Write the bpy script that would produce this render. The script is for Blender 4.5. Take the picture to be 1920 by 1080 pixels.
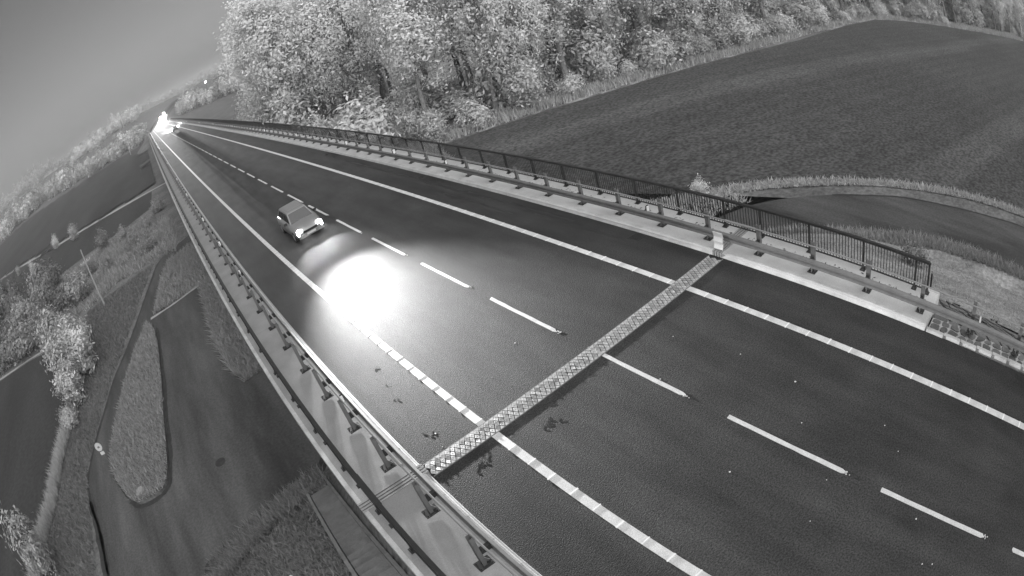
import bpy, bmesh, math, random, os
import numpy as np
from mathutils import Matrix, Vector
random.seed(7)
rng = np.random.default_rng(7)
R = math.radians
for o in list(bpy.data.objects):
    bpy.data.objects.remove(o)
S = bpy.context.scene
COL = S.collection

# ------------------------------------------------------------------ camera
cd = bpy.data.cameras.new('camera')
cam = bpy.data.objects.new('camera', cd)
COL.objects.link(cam)
cam.matrix_world = Matrix(((0.766902, 0.483507, -0.421998, -8.3084),
                           (-0.589658, 0.271331, -0.760712, -11.4064),
                           (-0.253308, 0.832226, 0.493188, 10.674), (0, 0, 0, 1)))
cd.sensor_fit = 'HORIZONTAL'
cd.sensor_width = 36.0
cd.clip_start = 0.1
cd.clip_end = 6000
# a wide surveillance lens with barrel distortion
cd.type = 'PANO'
cy = cd
cy.panorama_type = 'FISHEYE_LENS_POLYNOMIAL'
cy.fisheye_fov = R(175)
cy.fisheye_polynomial_k0 = 0.0
cy.fisheye_polynomial_k1 = -0.0452455
cy.fisheye_polynomial_k2 = 0.0
cy.fisheye_polynomial_k3 = -8.7032e-07
cy.fisheye_polynomial_k4 = -1.26549e-06
S.camera = cam

# ------------------------------------------------------------------ sky, sun, exposure
W = bpy.data.worlds.new('World')
S.world = W
W.use_nodes = True
nt = W.node_tree
nt.nodes.clear()
SUN_EL, SUN_AZ = 52.0, 188.0          # soft light from behind the camera, along the road
sky = nt.nodes.new('ShaderNodeTexSky')
sky.sky_type = 'NISHITA'
sky.sun_disc = False
sky.sun_elevation = R(SUN_EL)
sky.sun_rotation = R(SUN_AZ)
sky.altitude = 300
sky.dust_density = 4.0
bw = nt.nodes.new('ShaderNodeRGBToBW')     # the camera sees near infrared only: no hue
bg = nt.nodes.new('ShaderNodeBackground')
bg.inputs['Strength'].default_value = 0.035
out = nt.nodes.new('ShaderNodeOutputWorld')
nt.links.new(sky.outputs[0], bw.inputs[0])
nt.links.new(bw.outputs[0], bg.inputs['Color'])
nt.links.new(bg.outputs[0], out.inputs['Surface'])
sl = bpy.data.lights.new('sun', 'SUN')
sl.energy = 1.5
sl.angle = R(100)
so = bpy.data.objects.new('sun', sl)
COL.objects.link(so)
a, e = R(SUN_AZ), R(SUN_EL)
sd = Vector((math.sin(a) * math.cos(e), math.cos(a) * math.cos(e), math.sin(e)))
so.rotation_euler = sd.to_track_quat('Z', 'Y').to_euler()
so.location = sd * 60
S.view_settings.view_transform = 'Standard'
S.view_settings.look = 'None'
S.view_settings.exposure = 1.3
S.view_settings.gamma = 1.0
S.view_settings.use_curve_mapping = False
S.cycles.max_bounces = 6
S.cycles.volume_bounces = 0
S.cycles.transparent_max_bounces = 8
S.cycles.sample_clamp_indirect = 6.0

# ------------------------------------------------------------------ materials
def mat(name, g, rough=0.9, var=0.0, scale=2.0, detail=6.0, bump=0.0, bscale=60.0, metal=0.0,
        translucent=0.0, emit=0.0, obj_var=0.0, isl_var=0.0, spec=0.3, fine=0.0, fscale=150.0, stretch=None):
    if not translucent and not emit: g *= 0.79
    m = bpy.data.materials.new(name)
    m.use_nodes = True
    t = m.node_tree
    N, L = t.nodes, t.links
    b = N['Principled BSDF']
    b.inputs['Base Color'].default_value = (g, g, g, 1)
    b.inputs['Roughness'].default_value = rough
    b.inputs['Metallic'].default_value = metal
    b.inputs['Specular IOR Level'].default_value = spec
    if emit:
        b.inputs['Emission Color'].default_value = (1, 1, 1, 1)
        b.inputs['Emission Strength'].default_value = emit
    tc = N.new('ShaderNodeTexCoord')
    vec = tc.outputs['Object']
    if stretch:
        mp = N.new('ShaderNodeMapping')
        mp.inputs['Scale'].default_value = stretch[:3]
        if len(stretch) > 3:
            mp.inputs['Rotation'].default_value = (0, 0, stretch[3])
        L.new(vec, mp.inputs[0])
        svec = mp.outputs[0]
    else:
        svec = vec
    val = None
    def times(v, w):
        n = N.new('ShaderNodeMath'); n.operation = 'MULTIPLY'
        L.new(v, n.inputs[0])
        if isinstance(w, (int, float)): n.inputs[1].default_value = w
        else: L.new(w, n.inputs[1])
        return n.outputs[0]
    def spread(v, amp, lo=0.0, hi=1.0):
        n = N.new('ShaderNodeMapRange')
        n.inputs[1].default_value, n.inputs[2].default_value = lo, hi
        n.inputs[3].default_value, n.inputs[4].default_value = 1 - amp, 1 + amp
        L.new(v, n.inputs[0])
        return n.outputs[0]
    parts = []
    if var:
        n = N.new('ShaderNodeTexNoise')
        n.inputs['Scale'].default_value = scale
        n.inputs['Detail'].default_value = detail
        n.inputs['Roughness'].default_value = 0.62
        L.new(svec, n.inputs['Vector'])
        parts.append(spread(n.outputs['Fac'], var, 0.28, 0.72))
    if fine:
        n = N.new('ShaderNodeTexNoise')
        n.inputs['Scale'].default_value = fscale
        n.inputs['Detail'].default_value = 3
        L.new(vec, n.inputs['Vector'])
        parts.append(spread(n.outputs['Fac'], fine, 0.3, 0.7))
    if obj_var:
        n = N.new('ShaderNodeObjectInfo')
        parts.append(spread(n.outputs['Random'], obj_var))
    if isl_var:
        n = N.new('ShaderNodeNewGeometry')
        parts.append(spread(n.outputs['Random Per Island'], isl_var))
    for p in parts:
        val = p if val is None else times(val, p)
    if val is not None:
        val = times(val, g)
        c = N.new('ShaderNodeCombineColor')
        for i in range(3):
            L.new(val, c.inputs[i])
        L.new(c.outputs[0], b.inputs['Base Color'])
    if bump:
        n = N.new('ShaderNodeTexNoise')
        n.inputs['Scale'].default_value = bscale
        n.inputs['Detail'].default_value = 4
        L.new(vec, n.inputs['Vector'])
        bp = N.new('ShaderNodeBump')
        bp.inputs['Strength'].default_value = bump
        bp.inputs['Distance'].default_value = 0.05
        L.new(n.outputs['Fac'], bp.inputs['Height'])
        L.new(bp.outputs[0], b.inputs['Normal'])
    if translucent:
        tr = N.new('ShaderNodeBsdfTranslucent')
        tr.inputs['Color'].default_value = (g, g, g, 1)
        if val is not None:
            L.new(c.outputs[0], tr.inputs['Color'])
        mx = N.new('ShaderNodeMixShader')
        mx.inputs[0].default_value = translucent
        L.new(b.outputs[0], mx.inputs[1])
        L.new(tr.outputs[0], mx.inputs[2])
        L.new(mx.outputs[0], N['Material Output'].inputs['Surface'])
    return m

M = {}
M['asphalt'] = mat('asphalt', 0.033, 0.85, var=0.28, scale=0.35, detail=9, bump=0.35, bscale=30, fine=0.6, fscale=22, spec=0.14)
M['paint'] = mat('road_paint', 0.55, 0.7, var=0.16, scale=3.0, fine=0.22, fscale=45, bump=0.2, bscale=70)
M['rib'] = mat('rib_paint', 0.78, 0.6, var=0.1, scale=5)
M['concrete'] = mat('concrete', 0.28, 0.9, var=0.16, scale=0.8, detail=8, fine=0.08, fscale=25, bump=0.12, bscale=30)
M['concrete_pale'] = mat('pale_concrete', 0.5, 0.9, var=0.14, scale=0.8, detail=8, fine=0.08, fscale=25, bump=0.12, bscale=30)
M['kerb'] = mat('kerb_concrete', 0.46, 0.9, var=0.25, scale=1.6, detail=8, fine=0.1, fscale=30, bump=0.2, bscale=25)
M['concrete_old'] = mat('old_concrete', 0.15, 0.95, var=0.3, scale=1.5, detail=8, bump=0.3, bscale=20)
M['galv'] = mat('galvanised_steel', 0.17, 0.7, var=0.2, scale=3, metal=0.3, spec=0.5)
M['galv_light'] = mat('bright_galvanised_steel', 0.25, 0.75, var=0.12, scale=4, metal=0.2, spec=0.5)
M['dark_steel'] = mat('dark_painted_steel', 0.022, 0.6, var=0.25, scale=4, spec=0.4)
M['plate_dark'] = mat('dark_base_plate', 0.03, 0.7, var=0.3, scale=5)
M['white'] = mat('white_plastic', 0.6, 0.5)
M['reflector'] = mat('reflector_foil', 0.9, 0.35, spec=0.8)
M['joint_steel'] = mat('joint_steel', 0.3, 0.6, var=0.45, scale=3, detail=8, spec=0.4, obj_var=0.3)
M['joint_gap'] = mat('joint_rubber', 0.012, 0.9)
M['soil'] = mat('ploughed_soil', 0.069, 1.0, var=0.2, scale=0.07, detail=8, bump=0.5, bscale=4, fine=0.6, fscale=3.2, spec=0.1)
M['soil_dark'] = mat('dark_soil', 0.046, 1.0, var=0.35, scale=0.06, detail=9, bump=0.5, bscale=3, fine=0.2, fscale=2, spec=0.1, stretch=(1.6, 0.35, 1, R(25)))
M['grass_ground'] = mat('grassy_ground', 0.14, 1.0, var=0.33, scale=0.22, detail=10, bump=0.8, bscale=5, fine=0.35, fscale=3.5, spec=0.1)
M['dry_grass'] = mat('dry_grass_ground', 0.26, 1.0, var=0.5, scale=0.35, detail=10, bump=0.8, bscale=5, fine=0.35, fscale=4, spec=0.1)
M['blade'] = mat('grass_blades', 0.29, 0.9, isl_var=0.3, translucent=0.3, spec=0.1)
M['blade_dark'] = mat('weed_blades', 0.15, 0.9, isl_var=0.35, translucent=0.2, spec=0.1)
M['blade_pale'] = mat('pale_verge_grass', 0.42, 0.9, isl_var=0.3, translucent=0.3, spec=0.1)
M['verge_dry'] = mat('dry_verge', 0.42, 1.0, var=0.25, scale=1.2, detail=8, fine=0.3, fscale=6)
M['track'] = mat('pale_farm_track', 0.34, 1.0, var=0.2, scale=0.5)
M['gully'] = mat('wet_soil_and_stair_shade', 0.034, 1.0, var=0.4, scale=2)
M['local'] = mat('old_worn_asphalt', 0.072, 0.9, var=0.6, scale=0.2, detail=10, bump=0.2, bscale=14, fine=0.2, fscale=7, spec=0.1, stretch=(2.2, 0.35, 1, R(50)))
M['stone'] = mat('paving_stone', 0.14, 0.9, var=0.3, scale=4, obj_var=0.3, bump=0.4, bscale=18)
M['mortar'] = mat('mortar', 0.42, 0.95, var=0.2, scale=8, bump=0.3, bscale=30)
M['bark'] = mat('bark', 0.24, 1.0, var=0.35, scale=3, bump=0.5, bscale=12)
M['leaf'] = mat('leaves', 0.72, 0.9, isl_var=0.08, obj_var=0.06, translucent=0.25, spec=0.0)
M['leaf_far'] = mat('far_leaves', 0.58, 0.9, isl_var=0.4, obj_var=0.3, translucent=0.3, spec=0.1)
M['leaf_bush'] = mat('bush_leaves', 0.52, 0.9, isl_var=0.3, obj_var=0.22, translucent=0.3, spec=0.1)
M['leaf_dark'] = mat('dull_bush_leaves', 0.24, 0.9, isl_var=0.4, obj_var=0.3, translucent=0.2, spec=0.05)
M['car'] = mat('car_paint', 0.2, 0.28, spec=0.6)
M['glass'] = mat('car_glass', 0.02, 0.06, spec=0.7)
M['black'] = mat('black_rubber', 0.015, 0.8)
M['rim'] = mat('wheel_rim', 0.4, 0.35, metal=0.5)
M['lamp'] = mat('headlight_lens', 0.9, 0.3, emit=40.0)
M['far_lamp'] = mat('far_headlight_lens', 0.9, 0.3, emit=400.0)
M['street_lamp'] = mat('lit_street_lamp', 0.9, 0.3, emit=30.0)
M['tar'] = mat('broken_asphalt', 0.025, 0.9, var=0.3, scale=12)
M['wet'] = mat('wet_asphalt', 0.024, .55, var=.3, scale=3)
M['wood'] = mat('weathered_wood', 0.36, 0.9, var=0.25, scale=3, stretch=(6, 6, 0.5))

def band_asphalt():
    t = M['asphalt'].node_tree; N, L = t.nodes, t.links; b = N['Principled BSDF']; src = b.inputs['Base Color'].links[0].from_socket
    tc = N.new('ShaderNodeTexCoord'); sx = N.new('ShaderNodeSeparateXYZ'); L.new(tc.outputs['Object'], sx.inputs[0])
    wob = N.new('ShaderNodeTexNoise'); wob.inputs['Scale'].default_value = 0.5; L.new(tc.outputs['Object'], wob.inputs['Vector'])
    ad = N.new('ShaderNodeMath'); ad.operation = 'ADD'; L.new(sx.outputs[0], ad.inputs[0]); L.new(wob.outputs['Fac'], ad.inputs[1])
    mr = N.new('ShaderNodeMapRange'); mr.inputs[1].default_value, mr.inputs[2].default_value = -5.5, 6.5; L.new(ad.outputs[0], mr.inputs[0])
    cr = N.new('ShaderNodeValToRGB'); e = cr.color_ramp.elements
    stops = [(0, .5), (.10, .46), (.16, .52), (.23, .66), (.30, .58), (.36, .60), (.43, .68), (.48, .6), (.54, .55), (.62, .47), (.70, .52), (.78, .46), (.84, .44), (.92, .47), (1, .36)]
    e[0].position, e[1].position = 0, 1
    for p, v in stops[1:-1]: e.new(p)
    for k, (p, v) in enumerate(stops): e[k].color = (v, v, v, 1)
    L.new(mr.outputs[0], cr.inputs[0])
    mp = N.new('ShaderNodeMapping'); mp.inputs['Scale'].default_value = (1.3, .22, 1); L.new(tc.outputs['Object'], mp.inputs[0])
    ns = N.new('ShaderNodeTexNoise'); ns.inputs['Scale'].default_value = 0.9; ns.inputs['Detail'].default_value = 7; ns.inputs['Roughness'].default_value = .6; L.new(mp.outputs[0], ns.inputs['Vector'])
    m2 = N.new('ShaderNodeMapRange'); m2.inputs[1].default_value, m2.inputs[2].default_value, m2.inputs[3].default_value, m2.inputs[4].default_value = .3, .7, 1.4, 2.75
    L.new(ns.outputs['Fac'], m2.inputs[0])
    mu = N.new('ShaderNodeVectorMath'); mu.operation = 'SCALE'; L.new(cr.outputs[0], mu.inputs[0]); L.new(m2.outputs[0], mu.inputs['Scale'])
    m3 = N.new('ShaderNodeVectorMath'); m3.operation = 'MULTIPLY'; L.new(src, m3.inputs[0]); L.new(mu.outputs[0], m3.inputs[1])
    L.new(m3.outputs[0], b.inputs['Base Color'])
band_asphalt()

# ------------------------------------------------------------------ object helpers
def link(name, mesh, parent=None, loc=None):
    o = bpy.data.objects.new(name, mesh)
    COL.objects.link(o)
    if parent: o.parent = parent
    if loc is not None: o.location = loc
    return o
def tag(o, label=None, cat=None, group=None, kind=None):
    if label: o['label'] = label
    if cat: o['category'] = cat
    if group: o['group'] = group
    if kind: o['kind'] = kind
    return o
def empty(name, loc=(0, 0, 0), rz=0.0, **k):
    o = link(name, None)
    o.location = loc
    o.rotation_euler = (0, 0, rz)
    o.empty_display_size = 0.2
    return tag(o, **k)
def raw_mesh(name, V, F, m, smooth=False):
    me = bpy.data.meshes.new(name)
    V = np.asarray(V, np.float32)
    if isinstance(F, np.ndarray):
        nf, k = F.shape
        me.vertices.add(len(V)); me.vertices.foreach_set('co', V.ravel())
        me.loops.add(nf * k); me.loops.foreach_set('vertex_index', F.ravel().astype(np.int32))
        me.polygons.add(nf)
        me.polygons.foreach_set('loop_start', np.arange(0, nf * k, k, dtype=np.int32))
        me.update(calc_edges=True)
        me.validate()
    else:
        me.from_pydata([tuple(v) for v in V], [], F)
        me.update()
    for mm in (m if isinstance(m, (list, tuple)) else [m]):
        me.materials.append(mm)
    if smooth:
        me.polygons.foreach_set('use_smooth', [True] * len(me.polygons))
    return me

class MB:
    """collects simple solids into one mesh"""
    def __init__(s): s.v, s.f = [], []
    def add(s, V, F):
        n = len(s.v); s.v += [tuple(x) for x in V]; s.f += [tuple(n + i for i in f) for f in F]
        return s
    def box(s, x0, x1, y0, y1, z0, z1):
        return s.add([(x0, y0, z0), (x1, y0, z0), (x1, y1, z0), (x0, y1, z0), (x0, y0, z1), (x1, y0, z1), (x1, y1, z1), (x0, y1, z1)],
                     [(3, 2, 1, 0), (4, 5, 6, 7), (0, 1, 5, 4), (1, 2, 6, 5), (2, 3, 7, 6), (3, 0, 4, 7)])
    def tube(s, pts, rad, n=8, cap=True):
        pts = [Vector(p) for p in pts]
        rad = [rad] * len(pts) if isinstance(rad, (int, float)) else rad
        base = len(s.v)
        for i, p in enumerate(pts):
            d = (pts[min(i + 1, len(pts) - 1)] - pts[max(i - 1, 0)]).normalized()
            u = d.orthogonal().normalized() if abs(d.z) < 0.9 else Vector((1, 0, 0)) - d * d.x
            u.normalize(); w = d.cross(u)
            for k in range(n):
                t = 2 * math.pi * k / n
                s.v.append(tuple(p + (u * math.cos(t) + w * math.sin(t)) * rad[i]))
        for i in range(len(pts) - 1):
            for k in range(n):
                a0, a1 = base + i * n + k, base + i * n + (k + 1) % n
                s.f.append((a0, a1, a1 + n, a0 + n))
        if cap:
            e0 = len(s.v); s.v += s.v[base:base + n]; s.f.append(tuple(e0 + k for k in reversed(range(n))))
            e1 = len(s.v); l0 = base + (len(pts) - 1) * n; s.v += s.v[l0:l0 + n]; s.f.append(tuple(e1 + k for k in range(n)))
        return s
    def profile_y(s, prof, y0, y1, closed=True):
        """cross-section (x, z), counter-clockwise seen from -y, swept along y"""
        n = len(prof); b = len(s.v)
        s.v += [(x, y0, z) for x, z in prof] + [(x, y1, z) for x, z in prof]
        for k in range(n if closed else n - 1):
            k2 = (k + 1) % n
            s.f.append((b + k, b + k2, b + n + k2, b + n + k))
        if closed:
            s.f.append(tuple(b + k for k in reversed(range(n))))
            s.f.append(tuple(b + n + k for k in range(n)))
        return s
    def prism(s, poly, z0, z1):
        n = len(poly); b = len(s.v)
        s.v += [(x, y, z0) for x, y in poly] + [(x, y, z1) for x, y in poly]
        s.f.append(tuple(b + k for k in reversed(range(n)))); s.f.append(tuple(b + n + k for k in range(n)))
        for k in range(n):
            k2 = (k + 1) % n
            s.f.append((b + k, b + k2, b + n + k2, b + n + k))
        return s
    def mesh(s, name, m, smooth=False):
        me = raw_mesh(name, s.v, s.f, m)
        b = bmesh.new(); b.from_mesh(me); bmesh.ops.recalc_face_normals(b, faces=b.faces); b.to_mesh(me); b.free()
        if smooth: me.polygons.foreach_set('use_smooth', [True] * len(me.polygons))
        return me
    def build(s, name, m, parent=None, smooth=False, loc=None):
        return link(name, s.mesh(name, m, smooth), parent, loc)

# ------------------------------------------------------------------ terrain
VAL = -7.0
RA = [-180, -60, -18.9, -13.9, -10.1, -7.2, -4.4, -1.8, 1.3, 4.3, 10.1, 12.4, 40, 180]
RZ = [10, 24, 28, 27, 22, 22, 21, 19, 14, 10, 7, 7, 8, 10]
def road_x(y): return np.where(y > 290, (y - 290) ** 2 / 1920.0, 0.0)
def road_z(y): return np.where(y > 300, (y - 300) ** 2 * 0.00012, 0.0)
def H(x, y):
    x = np.asarray(x, float); y = np.asarray(y, float)
    r = np.hypot(x, y); az = np.degrees(np.arctan2(x, y))
    rg = np.interp(az, RA, RZ)
    t = np.clip((r - 230) / 670, 0, 1); t = t * t * (3 - 2 * t)
    z = VAL + t * (rg + 7)
    dx = np.maximum(np.abs(x) - 8.0, 0); dy = np.maximum(y + 2.5, 0)
    z = np.maximum(z, np.where(np.abs(x) < 7.3, -0.45 - np.maximum(y - 1.2, 0) / 1.5, -0.45 - np.hypot(dx, dy) / 2.1))   # near embankment
    dx = np.maximum(np.abs(x - road_x(y)) - 7.5, 0); dy = np.maximum(305 - y, 0)
    far = np.where(y < 540, road_z(y) - 0.35 - np.hypot(dx, dy) / 1.7, -99)
    return np.maximum(z, far)
def axis(lo, hi, step, far, grow=1.13):
    c = list(np.arange(lo, hi + 1e-6, step)); s = step; up = [c[-1]]; dn = [c[0]]
    while up[-1] < far: s *= grow; up.append(up[-1] + s)
    s = step
    while dn[-1] > -far: s *= grow; dn.append(dn[-1] - s)
    return np.array(dn[:0:-1] + c + up[1:])
ax = axis(-36, 36, 0.8, 2600); ay = axis(-26, 70, 0.8, 2600)
gx, gy = np.meshgrid(ax, ay)
gz = H(gx, gy)
nx = len(ax)
idx = np.arange(gx.size).reshape(gx.shape)
F = np.stack([idx[:-1, :-1], idx[:-1, 1:], idx[1:, 1:], idx[1:, :-1]], -1).reshape(-1, 4)
terr = link('terrain', raw_mesh('terrain', np.stack([gx, gy, gz], -1).reshape(-1, 3), F, M['grass_ground'], True))
tag(terr, 'grassy valley floor and hills under and beyond the bridge', kind='structure')

def sheet(name, poly, m, lift=0.03, label=None, z=None, kind='structure', sub=0):
    me = bpy.data.meshes.new(name)
    b = bmesh.new()
    vs = [b.verts.new((x, y, (VAL if z is None else z) + lift)) for x, y in poly]
    f = b.faces.new(vs)
    if f.normal.z < 0: f.normal_flip()
    bmesh.ops.triangulate(b, faces=b.faces)
    b.to_mesh(me); b.free()
    me.update()
    for p in me.polygons:
        if p.normal.z < 0: p.flip()
    me.materials.append(m)
    return tag(link(name, me), label, kind=kind)

def smooth_line(pts, n=6):
    """Catmull-Rom through 2-D points"""
    P = [np.array(p, float) for p in pts]; P = [2 * P[0] - P[1]] + P + [2 * P[-1] - P[-2]]
    o = []
    for i in range(1, len(P) - 2):
        for k in range(n):
            t = k / n
            o.append(0.5 * (2 * P[i] + (P[i + 1] - P[i - 1]) * t + (2 * P[i - 1] - 5 * P[i] + 4 * P[i + 1] - P[i + 2]) * t * t + (3 * P[i] - P[i - 1] - 3 * P[i + 1] + P[i + 2]) * t ** 3))
    o.append(P[-2])
    return [tuple(q) for q in o]
def strip(name, pts, w, m, lift, label=None, kind='structure', n=6, taper=None, jag=0.0):
    L = smooth_line(pts, n)
    V, Fq = [], []
    for i, p in enumerate(L):
        q0, q1 = np.array(L[max(i - 1, 0)]), np.array(L[min(i + 1, len(L) - 1)])
        t = (q1 - q0) / (np.hypot(*(q1 - q0)) + 1e-9); nn = np.array([-t[1], t[0]])
        ww = w * (1 + jag * random.uniform(-1, 1))
        for sgn in (-1, 1):
            a = np.array(p) + nn * sgn * ww / 2
            V.append((a[0], a[1], float(H(a[0], a[1])) + lift))
        if i: Fq.append((2 * i - 2, 2 * i - 1, 2 * i + 1, 2 * i))
    me = raw_mesh(name, V, Fq, m)
    for pl in me.polygons:
        if pl.normal.z < 0: pl.flip()
    return tag(link(name, me), label, kind=kind)

PATH_L = [(-2, 68.5), (-8.5, 65), (-12.7, 62.4), (-14.5, 56), (-16.6, 47.9), (-18.5, 41.5), (-20.5, 36.6), (-21.7, 32.7), (-22.9, 29.3), (-24.1, 25.6), (-24.6, 23.5), (-24.4, 20.4), (-23.8, 17.2), (-23.7, 13.0), (-25.2, 4), (-29, -8), (-33, -20)]
PATH_R = [(-2, 63.5), (-8.8, 62), (-11, 60.6), (-12.4, 56), (-14.5, 46), (-14.9, 44.2)]
ISL_L = [(-15.7, 43.8), (-17.5, 39), (-19.1, 34), (-20.3, 29.6), (-21.3, 25.6), (-21.5, 22.9), (-21, 20.6), (-20.1, 18.3)]
ISL_R = [(-19.3, 17.3), (-17.6, 17.1), (-16.7, 17.8), (-16.3, 19.5), (-15.9, 22.4), (-15.6, 25.8), (-15.2, 29.7), (-14.9, 35.5), (-14.9, 40.5)]
TOE = [(-33, -22), (-24, -6), (-18.5, 5.5), (-16, 9), (-14.8, 9.7), (-13.2, 10.3), (-11.7, 10.7), (-9.6, 11.0), (-8.1, 11.4), (-6.6, 11.9), (0, 11.5), (8, 11.0), (15, 8.6), (18.2, 6.6)]
R_LOW = [(19.8, 4.4), (21.1, 2.6), (22.5, -0.1), (23.5, -2.3), (24.2, -4.8), (24.8, -8.5), (24.8, -12.6), (24.2, -18), (22, -28), (18, -40)]
R_UP = [(25, -44), (29, -30), (30.8, -18), (31.1, -12.2), (30.5, -8.7), (29.7, -5), (28.6, -0.8), (27.4, 1.7), (25.7, 4.7), (23.6, 7.3), (21.6, 9.0), (19.3, 10.0), (16.3, 11.2), (12.5, 13.2), (7.5, 16.5), (0, 20.2), (-7.0, 22.6)]
road_poly = smooth_line(PATH_L, 4)[::-1]
poly = smooth_line(TOE, 4) + smooth_line(R_LOW, 4) + smooth_line(R_UP, 4) + [(-7.9, 23), (-9, 22.9), (-9.6, 25.8), (-9.7, 31), (-8.9, 44.4), (-12, 43.9), (-14.9, 44.1)] + smooth_line(PATH_R, 4)[::-1] + smooth_line(PATH_L, 4)
local_road = sheet('local_road', poly, M['local'], 0.03, 'worn grey side road passing under the bridge')
isl = smooth_line(ISL_L, 4) + smooth_line(ISL_R, 4)
mb = MB(); mb.prism(isl, VAL + 0.01, VAL + 0.22)
island = mb.build('traffic_island', M['grass_ground'])
tag(island, 'teardrop shaped grassy island between the side road and the narrow path', kind='structure')
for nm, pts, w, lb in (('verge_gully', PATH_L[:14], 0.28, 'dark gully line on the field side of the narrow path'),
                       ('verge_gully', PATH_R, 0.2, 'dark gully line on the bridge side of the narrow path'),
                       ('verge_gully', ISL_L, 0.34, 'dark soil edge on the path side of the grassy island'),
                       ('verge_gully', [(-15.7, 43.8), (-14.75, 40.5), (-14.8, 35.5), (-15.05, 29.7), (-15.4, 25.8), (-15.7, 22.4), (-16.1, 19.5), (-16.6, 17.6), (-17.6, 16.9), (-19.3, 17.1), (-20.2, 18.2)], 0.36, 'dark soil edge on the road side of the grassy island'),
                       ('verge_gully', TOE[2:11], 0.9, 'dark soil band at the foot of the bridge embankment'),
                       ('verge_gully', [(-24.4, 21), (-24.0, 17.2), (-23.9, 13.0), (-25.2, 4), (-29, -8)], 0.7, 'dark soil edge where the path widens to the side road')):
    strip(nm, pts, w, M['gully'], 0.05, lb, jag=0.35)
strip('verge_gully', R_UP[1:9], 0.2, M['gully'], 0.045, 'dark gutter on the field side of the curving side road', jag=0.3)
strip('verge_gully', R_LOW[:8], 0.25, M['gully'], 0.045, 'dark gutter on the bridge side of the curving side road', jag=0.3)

FIELD = [(33, -14), (32.4, -8.5), (31.7, -5.2), (30.4, -1.3), (28.9, 2.2), (27, 5.3), (25.5, 7.4), (24.1, 9.3), (22.6, 10.9), (21.3, 12.5), (18, 17), (16, 24), (17, 36), (20.5, 47.2),
         (22.7, 46.2), (29.6, 43.5), (36.9, 40.8), (44, 38.7), (52.7, 36.8), (62.7, 34.3), (76.9, 31.8), (97.3, 30.9), (116, 28.8), (125.6, 22), (138.9, 7.1), (168.6, -17.5), (200, -60), (150, -130), (60, -90), (36, -40)]
# field material with drill rows and paler wheel tracks
def field_mat():
    m = M['soil']; t = m.node_tree; N, L = t.nodes, t.links
    b = N['Principled BSDF']; src = b.inputs['Base Color'].links[0].from_socket
    tc = N.new('ShaderNodeTexCoord'); mp = N.new('ShaderNodeMapping')
    mp.inputs['Rotation'].default_value = (0, 0, R(-70.6))
    L.new(tc.outputs['Object'], mp.inputs[0])
    w = N.new('ShaderNodeTexWave'); w.inputs['Scale'].default_value = 0.1; w.inputs['Distortion'].default_value = 1.2; w.inputs['Detail'].default_value = 3; w.inputs['Detail Scale'].default_value = 0.5
    L.new(mp.outputs[0], w.inputs[0])
    mr = N.new('ShaderNodeMapRange'); mr.inputs[3].default_value, mr.inputs[4].default_value = 0.93, 1.045
    L.new(w.outputs['Fac'], mr.inputs[0])
    w2 = N.new('ShaderNodeTexWave'); w2.inputs['Scale'].default_value = 0.011; w2.inputs['Distortion'].default_value = 3.0; w2.inputs['Detail'].default_value = 2
    w2.inputs['Detail Scale'].default_value = 0.6
    L.new(mp.outputs[0], w2.inputs[0])
    mr2 = N.new('ShaderNodeMapRange'); mr2.inputs[1].default_value, mr2.inputs[2].default_value = 0.86, 1.0; mr2.inputs[3].default_value, mr2.inputs[4].default_value = 1.0, 1.35
    L.new(w2.outputs['Fac'], mr2.inputs[0])
    mul = N.new('ShaderNodeMath'); mul.operation = 'MULTIPLY'
    L.new(mr.outputs[0], mul.inputs[0]); L.new(mr2.outputs[0], mul.inputs[1])
    vm = N.new('ShaderNodeVectorMath'); vm.operation = 'SCALE'
    L.new(src, vm.inputs[0]); L.new(mul.outputs[0], vm.inputs['Scale'])
    L.new(vm.outputs[0], b.inputs['Base Color'])
field_mat()
sheet('ploughed_field', FIELD, M['soil'], 0.02, 'wide dark ploughed field between the side road and the wood')
sheet('ploughed_field', [(-70, 80), (-50.2, 67.5), (-39.1, 62.9), (-31.8, 58.9), (-28.6, 48), (-27.7, 40.8), (-27.8, 34.5), (-29.4, 29.5), (-30, 23.8), (-32.7, 20.5), (-33.6, 12), (-36, 0), (-44, -20), (-90, 0), (-110, 50)], M['soil_dark'], 0.02, 'dark field corner at the left behind the roadside shrubs')
sheet('ploughed_field', [(-150, 190), (-94, 196), (-51.1, 112.1), (-41.3, 106.7), (-33.5, 105.6), (-26.4, 104.7), (-19.5, 102.5), (-12.5, 105.8), (-11.6, 128), (-26.7, 139), (-52.3, 162), (-104.3, 223)], M['soil_dark'], 0.02, 'dark field strip just this side of the pale farm track')
strip('farm_track', [(-150, 268), (-104.3, 226), (-52.3, 164), (-26.7, 140.8), (-11.5, 129.7), (-2, 124)], 2.2, M['track'], 0.05, 'pale straight farm track between two dark fields', jag=0.25)
strip('pale_verge', [(-15.2, 44.3), (-12, 44.2), (-8.6, 44.9)], 0.5, M['track'], 0.06, 'pale kerb line closing the grass triangle beside the path', jag=0.3)
strip('pale_verge', [(-64, 76), (-50.2, 68.2), (-39.1, 63.6), (-31.8, 59.8)], 0.8, M['track'], 0.05, 'pale grass margin along the dark field corner', jag=0.4)
strip('field_verge', [(33.6, -14), (32.9, -8.5), (32.2, -5.2), (30.9, -1.3), (29.4, 2.2), (27.4, 5.6), (25.9, 7.8), (24.2, 9.9), (22.3, 11.8), (17, 15.8), (9, 19.6)][::1], 0.8, M['dry_grass'], 0.06, 'pale grass verge outlining the ploughed field along the side road', jag=0.3)

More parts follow.
